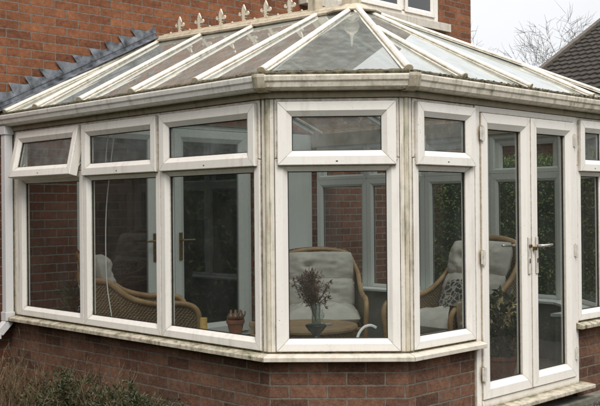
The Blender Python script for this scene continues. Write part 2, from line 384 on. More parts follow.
def corner_post(pt,wa,ua,wb,ub,wd,mat='post'):
    """moulded corner cover: two flats meeting at the corner, plus raised beads"""
    mb=MB()
    def seg(w,u,s,lo,hi,d0,d1):
        wbox(mb,w,min(u+s*lo,u+s*hi),max(u+s*lo,u+s*hi),ZS-.0,ZH+.0,d0,d1)
    for w,u,s in ((wa,ua[0],ua[1]),(wb,ub[0],ub[1])):
        seg(w,u,s,.010,.034,-.04,.020)
    post=mesh('corner_post',mb,M[mat],cons); mb=MB()
    # rounded nose
    n=(wa.n+wb.n).normalized(); c=Vector((pt[0],pt[1],0)); e1=n; e2=Vector((-n.y,n.x,0))
    a=[];b=[]
    for k in range(9):
        an=-1.25+2.5*k/8; q=c-n*.004+e1*math.cos(an)*.026+e2*math.sin(an)*.020
        a.append(q+Vector((0,0,ZS))); b.append(q+Vector((0,0,ZH)))
    for s_ in (-1,1):
        q=c-n*.05+e2*s_*(-.0)*1
    a.append(c-n*.05+Vector((0,0,ZS))); b.append(c-n*.05+Vector((0,0,ZH)))
    mb.prism(a,b); mesh('post_nose',mb,M['nose'],post)
    return post
corner_post((0,AY),L,(AY,1),F,(0,1),.1)
corner_post((BX,0),F,(FL,-1),R,(BX,1),.1)
corner_post((CX,0),R,(CX,-1),G,(0,1),.1)
corner_post((W,CY),G,(GL,-1),S,(CY,1),.1)

# ---- French doors
def door_leaf(u0,u1,hinge_side,z0=.255,z1=2.082):
    mb=MB(); sw=.098
    ring(mb,R,u0,u1,z0,z1,fprof(sw,-.03,.045))
    leaf=mesh('french_door',mb,M['door'],cons)
    mb=MB(); pane(mb,R,u0+sw,u1-sw,z0+sw,z1-sw,.0); mesh('pane',mb,M['glass'],leaf,fix=False)
    mb=MB(); gasket(mb,R,u0+sw,u1-sw,z0+sw,z1-sw,.0); mesh('gasket',mb,M['black'],leaf)
    # handle on the meeting stile
    hu=u1-.045 if hinge_side<0 else u0+.045; s=-1 if hinge_side<0 else 1
    mb=MB(); zc=1.215
    wbox(mb,R,hu-.014,hu+.014,zc-.19,zc+.06,.046,.054)
    mb.lathe([(.0,0),(.0,0)],n=4) if 0 else None
    mesh('handle_plate',mb,M['hinge'],leaf,bevel=.004)
    mb=MB(); D=(lambda d:-.03-(d-.045)) if hinge_side<0 else (lambda d:d)
    if hinge_side<0:
        m2=MB(); m2.tube([R.p(hu,zc,.05),R.p(hu,zc,.068)],.012,10); mesh('handle_stub',m2,M['brass'],leaf)
    mb.tube([R.p(hu,zc,D(.054)),R.p(hu,zc,D(.090)),R.p(hu+s*.02,zc,D(.098)),R.p(hu+s*.075,zc+.002,D(.098)),R.p(hu+s*.125,zc+.004,D(.094))],[.011,.010,.010,.009,.008],10)
    mesh('door_handle',mb,M['steel'],leaf,smooth=True)
    mb=MB(); wbox(mb,R,hu-.004,hu+.004,zc-.115,zc-.085,.0545,.0575); mesh('keyhole',mb,M['gap'],leaf)
    he=u0 if hinge_side<0 else u1
    for hz in (.42,1.16,1.95):
        mb=MB(); mb.tube([R.p(he,hz-.05,.052),R.p(he,hz+.05,.052)],.009,8)
        wbox(mb,R,he-.024,he+.024,hz-.042,hz+.042,.0455,.0505); mesh('hinge',mb,M['hinge'],leaf,bevel=.002)
DL,DR=1.222,2.475; DM=1.852
mb=MB()
wbox(mb,R,DL-.008,DL+.044,.20,ZH-.001,-.035,.03); wbox(mb,R,DR-.044,DR+.010,.20,ZH-.001,-.035,.03)
wbox(mb,R,DL+.045,DR-.045,2.086,ZH-.001,-.035,.03); wbox(mb,R,DL+.045,DR-.045,.20,.251,-.035,.034)
mesh('door_frame',mb,M['door'],cons,bevel=.003)
door_leaf(DL+.047,DM-.003,-1); door_leaf(DM+.003,DR-.047,1)
mb=MB(); wbox(mb,R,DM-.016,DM+.016,.26,2.08,.0455,.052); mesh('meeting_strip',mb,M['door'],cons,bevel=.003)
mb=MB(); wbox(mb,R,DM-.012,DM+.012,1.185,1.21,.053,.075); mesh('latch',mb,M['brass'],cons,bevel=.002)

# ---- dwarf wall
mb=MB()
def brickface(w,u0,u1,z0,z1,d,uo=0):
    mb.face([w.p(u0,z0,d),w.p(u1,z0,d),w.p(u1,z1,d),w.p(u0,z1,d)],[(u0+uo,z0),(u1+uo,z0),(u1+uo,z1),(u0+uo,z1)])
def miter(w1,w2,d,c):
    # intersection of the two walls' offset lines
    a=w1.o+w1.n*d; b=w2.o+w2.n*d; den=w1.d.x*w2.d.y-w1.d.y*w2.d.x; r=b-a
    t=(r.x*w2.d.y-r.y*w2.d.x)/den; return a+w1.d*t
DW=.012; T0=.592
cA=miter(L,F,DW,0); cB=miter(F,R,DW,0); cC=miter(R,G,DW,0); cD=miter(G,S,DW,0)
def dface(p,q,z0,z1,uo):
    l=(q-p).length; v=Vector((0,0,1)); mb.face([p+v*z0,q+v*z0,q+v*z1,p+v*z1],[(uo,z0+.004),(uo+l,z0+.004),(uo+l,z1+.004),(uo,z1+.004)])
dface(Vector((-DW,YH-.001,0)),cA,.0,T0,0); dface(cA,cB,.0,T0,.11); dface(cB,Vector((DL-.012,-DW,0)),0,T0,.05)
dface(Vector((DL-.012,-DW,0)),Vector((DL-.012,.1,0)),0,T0,.0)
dface(Vector((DR+.012,.1,0)),Vector((DR+.012,-DW,0)),0,T0,.0)
dface(Vector((DR+.012,-DW,0)),cC,0,T0,.07); dface(cC,cD,0,T0,.0); dface(cD,Vector((W+DW,YH-.001,0)),0,T0,.0)
dface(Vector((DL-.012,-DW+.03,0)),Vector((DR+.012,-DW+.03,0)),0,.165,.09)
mesh('dwarf_wall',mb,M['brick_dwarf'],cons,fix=False)
# inner lining of the dwarf wall
mb=MB(); TI=.16
def off(w1,w2,d): return miter(w1,w2,d,0)
ia,ib,ic,id_=off(L,F,-TI),off(F,R,-TI),off(R,G,-TI),off(G,S,-TI); v=Vector((0,0,1))
def lin(p,q): mb.face([p+v*.2,q+v*.2,q+v*.655,p+v*.655])
lin(Vector((TI,YH-.001,0)),ia); lin(ia,ib); lin(ib,Vector((DL-.013,TI,0))); lin(Vector((DL-.013,TI,0)),Vector((DL-.013,.05,0))); mesh('inner_lining',mb,M['plaster'],cons,fix=False); mb=MB(); lin(Vector((DR+.013,.05,0)),Vector((DR+.013,TI,0))); lin(Vector((DR+.013,TI,0)),ic); lin(ic,id_); lin(id_,Vector((W-TI,YH-.001,0)))
mesh('inner_lining',mb,M['plaster'],cons,fix=False)

# ---- sills (outer) and window boards (inner)
def sweep_poly(pathfn,prof,mat,name,bevel=0,split=None):
    """pathfn(d) -> list of plan points at outward offset d ; prof=(d,z)"""
    m=MB(); loops=[]
    rows=[pathfn(d) for d,z in prof]; n=len(rows[0]); k=len(prof)
    for j in range(n-1):
        a=[rows[i][j]+Vector((0,0,prof[i][1])) for i in range(k)]; b=[rows[i][j+1]+Vector((0,0,prof[i][1])) for i in range(k)]
        m.prism(a,b)
    return mesh(name,m,M[mat],cons,bevel=bevel)
def pathA(d): # left wall only
    return [Vector((-d,YH-.004,0)),miter(L,F,d,0)]
def pathB(d): return [miter(L,F,d,0)+F.d*.0012,miter(F,R,d,0)-F.d*.0012]
def pathC(d): return [miter(F,R,d,0)+R.d*.0012,Vector((DL+.022,-d,0))]
def pathD(d): return [Vector((DR-.030,-d,0)),miter(R,G,d,0)]
def pathE(d): return [miter(R,G,d,0),miter(G,S,d,0),Vector((W+d,YH-.004,0))]
sp=[(-.03,.590),(-.03,.634),(.034,.6345),(.082,.624),(.088,.619),(.088,.597),(.080,.593),(.05,.595)]
sgap=[(-.03,.6355),(-.03,.6445),(.020,.6445),(.024,.6355)]
def pathA0(d): return [Vector((-d,YD+.03,0)),miter(L,F,d,0)]
for pf in (pathA0,pathB,pathC,pathD,pathE): sweep_poly(pf,sgap,'moss','mossy_shadow_strip')  # dark mossy strip that also paints the shadow gap between frame and sill
sweep_poly(pathA0,sp,'sill','window_sill'); sweep_poly(pathB,sp,'sillclean','window_sill'); sweep_poly(pathC,sp,'sillclean','window_sill'); sweep_poly(pathD,sp,'sill','window_sill'); sweep_poly(pathE,sp,'sillclean','window_sill')
sb=[(-.036,.662),(-.036,.684),(-.20,.684),(-.205,.68),(-.205,.662)]
def pC2(d): return [miter(F,R,d,0),Vector((DL-.02,-d,0))]
def pD2(d): return [Vector((DR+.02,-d,0)),miter(R,G,d,0)]
for pf in (pathA,pathB,pC2,pD2,pathE): sweep_poly(pf,sb,'intpvc','window_board')
# door step sill
mb=MB(); mb.hexa([R.p(DL-.05,.166,.0),R.p(DR+.07,.166,.0),R.p(DR+.07,.166,.13),R.p(DL-.05,.166,.13),R.p(DL-.05,.205,.0),R.p(DR+.07,.205,.0),R.p(DR+.07,.194,.13),R.p(DL-.05,.194,.13)])
mesh('door_step',mb,M['sill'],cons,bevel=.005)

# ---- fascia and gutter
def full(d): return [Vector((-d,YH-.003,0)),miter(L,F,d,0),miter(F,R,d,0),miter(R,G,d,0),miter(G,S,d,0),Vector((W+d,YH-.003,0))]
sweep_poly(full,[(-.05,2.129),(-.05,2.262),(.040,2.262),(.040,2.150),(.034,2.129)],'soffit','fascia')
gp=[(.043,2.168),(.043,2.252),(.050,2.252),(.052,2.185),(.085,2.180),(.116,2.190),(.122,2.215),(.128,2.225),(.129,2.248),(.136,2.252),(.138,2.244),(.134,2.220),(.126,2.210),(.120,2.184),(.100,2.170)]
sweep_poly(lambda d:full(d)[:2],gp,'gutter','gutter'); sweep_poly(lambda d:full(d)[1:],gp,'gutter2','gutter')
def union(w1,w2,ln=.042):
    m=MB(); prof=[(.041,2.160),(.041,2.258),(.090,2.259),(.140,2.258),(.141,2.240),(.132,2.206),(.124,2.178),(.102,2.163)]
    for w,s in ((w1,-1),(w2,1)):
        a=[];b=[]
        for d,z in prof:
            q=miter(w1,w2,d,0); a.append(q+Vector((0,0,z))); b.append(q+w.d*s*ln+Vector((0,0,z)))
        m.prism(a,b)
    mesh('gutter_union',m,M['union'],cons,bevel=.002)
# walls run: L decreasing u towards F ; so its direction away from the corner is +d
Lr=Wall((0,0),(0,-1),(-1,0)); union(Lr,F); union(F,R); union(R,G)
# ---- downpipe
DPX,DPY=-.068,3.632
def dp(m,x,y,z0,z1,s=.034): m.box(x-s,x+s,y-s,y+s,z0,z1)
mb=MB(); dp(mb,DPX,DPY,.64,2.165)
mb.hexa([(DPX-.034,DPY-.034,.60),(DPX+.034,DPY-.034,.60),(DPX+.034,DPY+.034,.60),(DPX-.034,DPY+.034,.60),(DPX-.034,DPY-.034,.64),(DPX+.034,DPY-.034,.64),(DPX+.034,DPY+.034,.64),(DPX-.034,DPY+.034,.64)])
mb.hexa([(DPX-.13,DPY-.034,.50),(DPX-.06,DPY-.034,.48),(DPX-.06,DPY+.034,.48),(DPX-.13,DPY+.034,.50),(DPX-.033,DPY-.034,.599),(DPX+.033,DPY-.034,.575),(DPX+.033,DPY+.034,.575),(DPX-.033,DPY+.034,.599)])
pipe=mesh('downpipe',mb,M['pipe'],cons,bevel=.004)
mb=MB(); dp(mb,DPX,DPY,.595,.665,.041); mesh('pipe_socket',mb,M['pipe'],pipe,bevel=.003)
mb=MB(); dp(mb,DPX,DPY,2.10,2.17,.042); mesh('pipe_socket',mb,M['pipe'],pipe,bevel=.003)
mb=MB(); dp(mb,DPX-.115,DPY,.455,.50,.038); mesh('pipe_shoe',mb,M['pipe'],pipe,bevel=.003)

# ---- glass roof
ZE=2.272
def slope_z(p): return p
RW=Vector((1.50,YH-.004,3.078)); RE=Vector((1.44,1.20,2.978))        # ridge centre line
rl0=Vector((1.428,3.69,3.020)); 
LT=[Vector((1.428,3.688,3.020)),Vector((1.42,3.60,3.014)),Vector((1.392,2.947,2.983)),Vector((1.358,2.256,2.947)),Vector((1.322,1.50,2.919)),Vector((1.303,1.125,2.905))]
LE=[Vector((-.085,3.60,ZE)),Vector((-.085,3.12,ZE)),Vector((-.085,2.489,ZE)),Vector((-.085,1.836,ZE)),Vector((-.085,1.144,ZE)),Vector((-.075,.545,ZE))]
HB=(Vector((.490,-.080,ZE)),Vector((1.325,1.035,2.903)))              # front corner hip
JL=(Vector((1.013,-.085,ZE)),Vector((1.075,.62,2.665)))
CB=(Vector((1.76,-.085,ZE)),Vector((1.475,1.065,2.905)))
FH=(Vector((3.10,-.085,ZE)),Vector((1.62,1.115,2.925)))
tJ=.40; JJ=FH[0].lerp(FH[1],tJ+.02)
JR=(Vector((2.60,-.085,ZE)),JJ)
FH2=(Vector((3.55,.50,ZE)),Vector((1.60,1.22,2.93)))
RT=[Vector((1.60,1.6,2.94)),Vector((1.60,2.6,2.98)),Vector((1.60,3.688,3.02))]; RE_=[Vector((W+.085,1.6,ZE)),Vector((W+.085,2.6,ZE)),Vector((W+.085,3.60,ZE))]
def rafter(p,q,wd=.0225,name='rafter'):
    t=(q-p).normalized(); side=t.cross(Vector((0,0,1))).normalized(); nrm=side.cross(t).normalized(); q=q+t*.055-Vector((0,0,.012))
    if nrm.z<0: nrm=-nrm
    m=MB()
    cap=[(-wd*1.5,.0),(-wd*1.5,.006),(-wd*1.05,.008),(-wd*.80,.012),(-wd*.98,.016),(-wd*.95,.024),(-wd*.6,.034),(-wd*.25,.037),(wd*.25,.037),(wd*.6,.034),(wd*.95,.024),(wd*.98,.016),(wd*.80,.012),(wd*1.05,.008),(wd*1.5,.006),(wd*1.5,.0)]
    m.prism([p+side*a+nrm*b for a,b in cap],[q+side*a+nrm*b for a,b in cap])
    r=mesh(name,m,M['rafter'],cons)
    m=MB(); bar=[(-wd*.6,-.045),(-wd*.6,-.003),(wd*.6,-.003),(wd*.6,-.045)]; p2=p+t*.10
    m.prism([p2+side*a+nrm*b for a,b in bar],[q+side*a+nrm*b for a,b in bar]); mesh('rafter_core',m,M['intpvc'],r,bevel=.002)
    m=MB(); c=p-t*.012+nrm*.016; n=14
    a=[c+side*math.cos(2*PI*k/n)*.028+nrm*math.sin(2*PI*k/n)*.025 for k in range(n)]; b=[x+t*.0115 for x in a]
    m.prism(a,b); mesh('end_cap',m,M['ridge'],r,bevel=.004)
    return r
for p,q in zip(LE,LT): rafter(p,q)
for p,q in (HB,CB,FH,FH2): rafter(p,q)
rafter(*JL); rafter(*JR)
for p,q in zip(RE_,RT): rafter(p,q)
def rpane(pts,mat='glass_roof'):
    m=MB(); m.face(pts); mesh('roof_pane',m,M[mat],cons,fix=False)
for i in range(5):
    rpane([LE[i],LE[i+1],LT[i+1]],); rpane([LE[i],LT[i+1],LT[i]])
rpane([LE[5],HB[0],HB[1],LT[5]])
JH=HB[0].lerp(HB[1],.62)
rpane([HB[0],JL[0],JL[1]]); rpane([JL[0],CB[0],CB[1],HB[1],JL[1]]); rpane([CB[0],JR[0],JJ,FH[1],CB[1]]); rpane([JR[0],FH[0],JJ])
rpane([FH[0],FH2[0],FH2[1],FH[1]]); rpane([FH2[0],RE_[0],RT[0],FH2[1]]); rpane([RE_[0],RE_[1],RT[1],RT[0]]); rpane([RE_[1],RE_[2],RT[2],RT[1]])
# eaves closure with moss
def estrip(p,q,name='eaves_trim'):
    t=(q-p); l=t.length; t.normalize(); out=Vector((t.y,-t.x,0)); 
    m=MB(); n=max(2,int(l/.02))
    prof=[(-.045,-.018),(-.045,.012),(.0,.010),(.026,-.004),(.026,-.024)]
    rings=[]
    for k in range(n+1):
        c=p+t*(l*k/n); h=noise.noise(c*23)*.005+noise.noise(c*90)*.006
        rings.append([c+out*(a+(h*.6 if a>0 else 0))+Vector((0,0,b+(h if b>0 else 0))) for a,b in prof])
    i0=len(m.v); 
    for r_ in rings: m.v+=[tuple(x) for x in r_]
    for k in range(n):
        for j in range(5):
            m.f.append((i0+k*5+j,i0+k*5+(j+1)%5,i0+(k+1)*5+(j+1)%5,i0+(k+1)*5+j)); m.uv.append(None)
    m.f.append(tuple(i0+j for j in range(5))); m.uv.append(None); m.f.append(tuple(i0+n*5+j for j in range(5))); m.uv.append(None)
    return mesh(name,m,M['moss'],cons)
E0=Vector((-.085,3.66,ZE)); 
estrip(E0,Vector((-.085,.545,ZE))); estrip(Vector((-.085,.545,ZE)),Vector((.49,-.085,ZE))); estrip(Vector((.49,-.085,ZE)),Vector((3.04,-.085,ZE))); estrip(Vector((3.04,-.085,ZE)),Vector((3.56,.50,ZE)))
# debris of moss lumps along the front eaves
mb=MB()
rr=random.Random(3)
for k in range(900):
    if rr.random()<.62: x=rr.uniform(.5,3.1); y=-.085-rr.uniform(-.012,.035); 
    elif rr.random()<.5: t=rr.random(); x=-.085+.575*t; y=.545-.63*t-.01
    else: x=-.085-rr.uniform(-.02,.02); y=rr.uniform(.6,3.6)
    s=rr.uniform(.003,.008); c=Vector((x,y,ZE-.002+rr.uniform(-.006,.006)))
    vs=[c+Vector((rr.uniform(-1,1),rr.uniform(-1,1),rr.uniform(-.5,.8)))*s*1.3 for _ in range(6)]
    mb.add(vs,[(0,1,2),(2,3,4),(0,2,4),(1,3,5),(0,4,5),(1,2,3),(0,5,1),(3,5,4)])
mossy=mesh('moss_clumps',mb,M['moss'],cons,fix=False); mossy['kind']='stuff'
# ridge capping
rd=(RE-RW).normalized(); rs=Vector((rd.y,-rd.x,0)).normalized()
cp=[(-.088,-.052),(-.092,-.036),(-.060,-.020),(-.050,-.002),(-.030,.014),(0,.020),(.030,.014),(.050,-.002),(.060,-.020),(.092,-.036),(.088,-.052)]
mb=MB(); N=22
ringsA=[]
for k in range(N+1):
    c=RW.lerp(RE,k/N); ringsA.append([c+rs*a+Vector((0,0,b+noise.noise(c*9+Vector((a*5,0,0)))*.004)) for a,b in cp])
i0=0
for r_ in ringsA: mb.v+=[tuple(x) for x in r_]
m_=len(cp)
for k in range(N):
    for j in range(m_): mb.f.append((k*m_+j,k*m_+(j+1)%m_,(k+1)*m_+(j+1)%m_,(k+1)*m_+j)); mb.uv.append(None)
mb.f.append(tuple(range(m_))); mb.uv.append(None); mb.f.append(tuple(N*m_+j for j in range(m_))); mb.uv.append(None)
ridge=mesh('ridge_cap',mb,M['ridge'],cons)
mb=MB(); c=(RE.x+.03,RE.y+.02,RE.z)
mb.lathe([(.205,-.062),(.212,-.052),(.205,-.040),(.12,-.010),(.09,.012),(.05,.024),(.01,.03)],c,12); mesh('ridge_end_cap',mb,M['ridge'],cons)
# cresting: rail, fleurs, knobs
CREST=[]; M['crest']=upvc('cresting',base=(.78,.71,.58),dirt=(.3,.22,.12),amount=.5,green=.05,streak=.3)
fl=[(-.012,0),(-.016,.018),(-.010,.028),(-.026,.034),(-.010,.040),(-.014,.052),(-.034,.050),(-.050,.056),(-.054,.070),(-.044,.082),(-.032,.078),(-.036,.070),(-.030,.064),(-.016,.068),(-.020,.090),(-.014,.112),(0,.138)]
fl=fl+[(-a,b) for a,b in fl[-2::-1]]
def fleur(c):
    m=MB(); t=.006; a=[];b=[]
    for u,z in fl:
        q=c+rd*u*1.22+Vector((0,0,z*1.08)); a.append(q+rs*t); b.append(q-rs*t)
    # fan triangulation is unsafe for a concave outline: build via bmesh fill
    me=bpy.data.meshes.new('ridge_fleur'); bm=bmesh.new(); offv=wloc(ridge)
    va=[bm.verts.new(p-offv) for p in a]; vb=[bm.verts.new(p-offv) for p in b]; n=len(va)
    bm.faces.new(va); bm.faces.new(vb[::-1])
    for k in range(n): bm.faces.new((va[k],vb[k],vb[(k+1)%n],va[(k+1)%n]))
    bmesh.ops.triangulate(bm,faces=[f for f in bm.faces if len(f.verts)>4]); bmesh.ops.recalc_face_normals(bm,faces=bm.faces)
    bm.to_mesh(me); bm.free(); me.materials.append(M['crest']); o=bpy.data.objects.new('ridge_fleur',me); COL.objects.link(o); o.parent=ridge
FY=[3.359,3.069,2.764,2.456,2.176,1.887]
def ridge_at(y): t=(RW.y-y)/(RW.y-RE.y); return RW.lerp(RE,t)
for y in FY: fleur(ridge_at(y)+Vector((0,0,.018)))
for y in [3.50,3.21,2.92,2.61,2.32,2.03,1.75]:
    m=MB(); c=ridge_at(y); m.lathe([(.010,.012),(.012,.024),(.009,.036),(.003,.042)],c,8); mesh('ridge_knob',m,M['ridge'],ridge)
m=MB(); m.box(-.0,0,0,0,0,0) if 0 else None
m.tube([ridge_at(3.6)+Vector((0,0,.02)),ridge_at(1.3)+Vector((0,0,.02))],.011,6); mesh('crest_rail',m,M['ridge'],ridge)
def finial(c,s):
    m=MB(); m.hexa([c+Vector((a*s,b*s,0)) for a,b in ((-1,-1),(1,-1),(1,1),(-1,1))]+[c+Vector((a*s*.92,b*s*.92,.13)) for a,b in ((-1,-1),(1,-1),(1,1),(-1,1))])
    m.lathe([(s*1.1,.131),(s*1.15,.142),(s*.6,.155),(s*.5,.17),(s*1.0,.20),(s*1.15,.23),(s*.95,.26),(s*.4,.29),(s*.25,.33),(.004,.42)],c,14)
    mesh('ridge_finial',m,M['ridge'],ridge,bevel=.002)
finial(ridge_at(1.215)+Vector((.0,.0,.005)),.052); finial(ridge_at(1.60)+Vector((0,0,.0)),.042)

# inside white pilaster beside the far glazing, ceiling trim
mb=MB(); mb.box(3.04,3.43,YH-.09,YH-.003,.20,2.26); mesh('pilaster',mb,M['intpvc'],cons,bevel=.004)

# ------------------------------------------------------------------ house
house=thing('brick_house','two storey orange red brick house the conservatory leans against','house',(1.8,YH+4,0))
HX0,HX1,HZ=-6.0,6.50,6.45
WX0,WX1,WZ0,WZ1=3.40,5.82,3.79,4.95    # upstairs window
DX0,DX1,DZ1=.62,2.66,2.30              # garden doors into the conservatory
mb=MB()
def wf(x0,x1,z0,z1): mb.face([(x0,YH,z0),(x1,YH,z0),(x1,YH,z1),(x0,YH,z1)],[(x0+.03,z0+.02),(x1+.03,z0+.02),(x1+.03,z1+.02),(x0+.03,z1+.02)])
wf(HX0,HX1,WZ1,HZ); wf(HX0,HX1,DZ1,WZ0); wf(HX0,WX0,WZ0,WZ1); wf(WX1,HX1,WZ0,WZ1); 
def wr(a,b,c,d,l): mb.face([a,b,c,d],[(0,a[2]),(l,b[2]),(l,c[2]),(0,d[2])])
wr((HX1,YH,0),(HX1,YH+8,0),(HX1,YH+8,HZ),(HX1,YH,HZ),8); mb.face([(HX1,YH+4,HZ+3),(HX1,YH,HZ),(HX1,YH+8,HZ)],[(4,8.5),(0,HZ),(8,HZ)])
wr((HX0,YH,0),(HX0,YH+8,0),(HX0,YH+8,HZ),(HX0,YH,HZ),8); wr((HX1,YH+8,0),(HX0,YH+8,0),(HX0,YH+8,HZ),(HX1,YH+8,HZ),12)
for (x0,x1,z0,z1) in ((WX0,WX1,WZ0,WZ1),(DX0,DX1,.2,DZ1)):
    for q in ([(x0,YH,z0),(x0,YH+.1,z0),(x0,YH+.1,z1),(x0,YH,z1)],[(x1,YH,z0),(x1,YH+.1,z0),(x1,YH+.1,z1),(x1,YH,z1)],[(x0,YH,z1),(x0,YH+.1,z1),(x1,YH+.1,z1),(x1,YH,z1)],[(x0,YH,z0),(x0,YH+.1,z0),(x1,YH+.1,z0),(x1,YH,z0)]):
        mb.face(q,[(0,0),(.1,0),(.1,1),(0,1)])
hw=mesh('wall',mb,M['brick_house'],house,fix=False)
mb=MB(); wf(HX0,DX0,0,DZ1); wf(DX1,HX1,0,DZ1); wf(DX0,DX1,0,.2); mesh('lower_wall',mb,M['brick_shaded'],house,fix=False)
mb=MB(); mb.hexa([(HX0-.3,YH-.35,HZ-.12),(HX1+.2,YH-.35,HZ-.12),(HX1+.2,YH+4,HZ+2.9),(HX0-.3,YH+4,HZ+2.9),(HX0-.3,YH-.35,HZ),(HX1+.2,YH-.35,HZ),(HX1+.2,YH+4,HZ+3.05),(HX0-.3,YH+4,HZ+3.05)])
mb.hexa([(HX0-.3,YH+4,HZ+2.9),(HX1+.2,YH+4,HZ+2.9),(HX1+.2,YH+8.35,HZ-.12),(HX0-.3,YH+8.35,HZ-.12),(HX0-.3,YH+4,HZ+3.05),(HX1+.2,YH+4,HZ+3.05),(HX1+.2,YH+8.35,HZ),(HX0-.3,YH+8.35,HZ)])
mesh('roof',mb,M['roof_tile'],house)
# upstairs window
HWl=Wall((0,YH+.03),(1,0),(0,-1))
mb=MB(); ring(mb,HWl,WX0+.004,WX1-.004,WZ0+.004,WZ1-.004,fprof(.07,-.04,.02))
splits=[WX0+.06,4.30,5.115,WX1-.06]
for s in splits[1:-1]: wbox(mb,HWl,s-.035,s+.035,WZ0+.07,WZ1-.07,-.038,.018)
uw=mesh('window',mb,M['frame'],house)
for a,b in zip(splits[:-1],splits[1:]):
    m=MB(); ring(m,HWl,a+.03,b-.03,WZ0+.045,WZ1-.045,fprof(.072,-.02,.042)); mesh('sash',m,M['frame'],uw)
    m=MB(); pane(m,HWl,a+.1,b-.1,WZ0+.115,WZ1-.115,.01); mesh('pane',m,M['glass_house'],uw,fix=False)
mb=MB(); mb.hexa([(WX0-.05,YH-.12,WZ0-.13),(WX1+.09,YH-.12,WZ0-.13),(WX1+.09,YH+.02,WZ0-.13),(WX0-.05,YH+.02,WZ0-.13),(WX0-.05,YH-.12,WZ0-.03),(WX1+.09,YH-.12,WZ0-.03),(WX1+.09,YH+.02,WZ0-.002),(WX0-.05,YH+.02,WZ0-.002)])
mesh('window_sill',mb,M['sillclean'],house,bevel=.006)
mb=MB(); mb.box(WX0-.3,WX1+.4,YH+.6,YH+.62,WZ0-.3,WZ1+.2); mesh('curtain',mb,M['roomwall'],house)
# garden doors between house and conservatory
DWl=Wall((0,YH+.04),(1,0),(0,-1))
mb=MB(); ring(mb,DWl,DX0+.003,DX1-.003,.203,DZ1-.003,fprof(.06,-.035,.02)); gd=mesh('door_frame',mb,M['intpvc'],house)
dm=1.52
m=MB(); wbox(m,DWl,1.503,1.677,.25,DZ1-.055,-.03,.03); mesh('centre_post',m,M['intpvc'],house)
for a,b,hs in ((DX0+.055,1.50,-1),(1.68,DX1-.055,1)):
    m=MB(); ring(m,DWl,a,b,.25,DZ1-.055,fprof(.115,-.03,.04)); lf=mesh('garden_door',m,M['intpvc'],house)
    m=MB(); pane(m,DWl,a+.115,b-.115,.365,DZ1-.17,.0); mesh('pane',m,M['glass_house'],lf,fix=False)
    hu=b-.06 if hs<0 else a+.06
    m=MB(); wbox(m,DWl,hu-.018,hu+.018,1.0,1.26,.0405,.050); m.tube([DWl.p(hu,1.19,.05),DWl.p(hu,1.19,.09),DWl.p(hu-hs*-1*.13 if hs<0 else hu+.13,1.19,.092)],.010,8); mesh('handle',m,M['brass'],lf,smooth=False)
# room behind: dark floor, walls
mb=MB(); x0,x1,y0,y1=.2,3.6,YH+.1,YH+3.4
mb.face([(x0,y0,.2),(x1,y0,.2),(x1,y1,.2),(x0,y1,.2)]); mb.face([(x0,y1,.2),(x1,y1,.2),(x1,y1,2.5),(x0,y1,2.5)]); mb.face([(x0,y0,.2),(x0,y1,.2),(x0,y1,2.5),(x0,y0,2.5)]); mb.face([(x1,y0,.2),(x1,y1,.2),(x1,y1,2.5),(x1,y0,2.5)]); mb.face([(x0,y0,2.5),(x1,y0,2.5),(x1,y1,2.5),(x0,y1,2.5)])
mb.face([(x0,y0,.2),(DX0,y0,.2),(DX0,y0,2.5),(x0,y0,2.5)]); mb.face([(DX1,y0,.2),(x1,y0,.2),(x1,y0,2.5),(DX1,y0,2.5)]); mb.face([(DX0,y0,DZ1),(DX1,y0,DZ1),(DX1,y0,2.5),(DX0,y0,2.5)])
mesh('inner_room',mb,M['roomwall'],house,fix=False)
# stepped lead flashing: apron strip + one tab per course
def base(x): return 2.372+(x+.097)*.4885
mb=MB(); xa,xb=-.16,1.46
mb.hexa([(xa,YH-.012,base(xa)-.05),(xb,YH-.012,base(xb)-.05),(xb,YH-.001,base(xb)-.05),(xa,YH-.001,base(xa)-.05),(xa,YH-.012,base(xa)+.045),(xb,YH-.012,base(xb)+.045),(xb,YH-.001,base(xb)+.045),(xa,YH-.001,base(xa)+.045)])
mb.hexa([(xa+.03,YH-.075,base(xa)-.055),(xb,YH-.075,base(xb)-.055),(xb,YH-.012,base(xb)-.05),(xa+.03,YH-.012,base(xa)-.05),(xa+.03,YH-.075,base(xa)-.049),(xb,YH-.075,base(xb)-.049),(xb,YH-.012,base(xb)-.040),(xa+.03,YH-.012,base(xa)-.040)])
lead=mesh('lead_flashing',mb,M['lead'],house)
k=0; z=2.455-.02
zz=round((base(-.15)+.10-.055)/.075)*.075-.02
while zz<base(1.45)+.13:
    xi=(zz-.115-2.372)/.4885-.097-.0
    y=YH-.014-.003*(k%2)
    jx=.018*math.sin(k*7.3); jz=.006*math.sin(k*4.1); y=YH-.0135-.0025*(k%2)
    P=[(xi-.03+jx,zz+jz),(xi+.225+jx,zz-.004+jz*.3),(xi+.275,base(xi+.275)-.01),(xi+.045,base(xi+.045)-.01)]
    if P[1][0]<1.52:
        m=MB(); m.prism([(x,y,q) for x,q in P],[(x,y-.0022,q) for x,q in P]); mesh('flashing_tab',m,M['lead'],lead)
    zz+=.075; k+=1

# ------------------------------------------------------------------ ground
def plane(name,x0,x1,y0,y1,z,mat):
    m=MB(); m.face([(x0,y0,z),(x1,y0,z),(x1,y1,z),(x0,y1,z)]); return struct(mesh(name,m,mat,None,fix=False))
plane('ground',-300,300,-300,300,.0,M['ground'])
plane('gravel_path',-1.2,5.2,-2.4,-.03,.045,M['gravel'])
m=MB(); m.box(.4,3.6,-.10,.02,.0,.095); struct(mesh('concrete_footing',m,M['concrete'],None,bevel=.01))
plane('conservatory_floor',.03,W-.03,.03,YH-.01,.2,M['tile'])
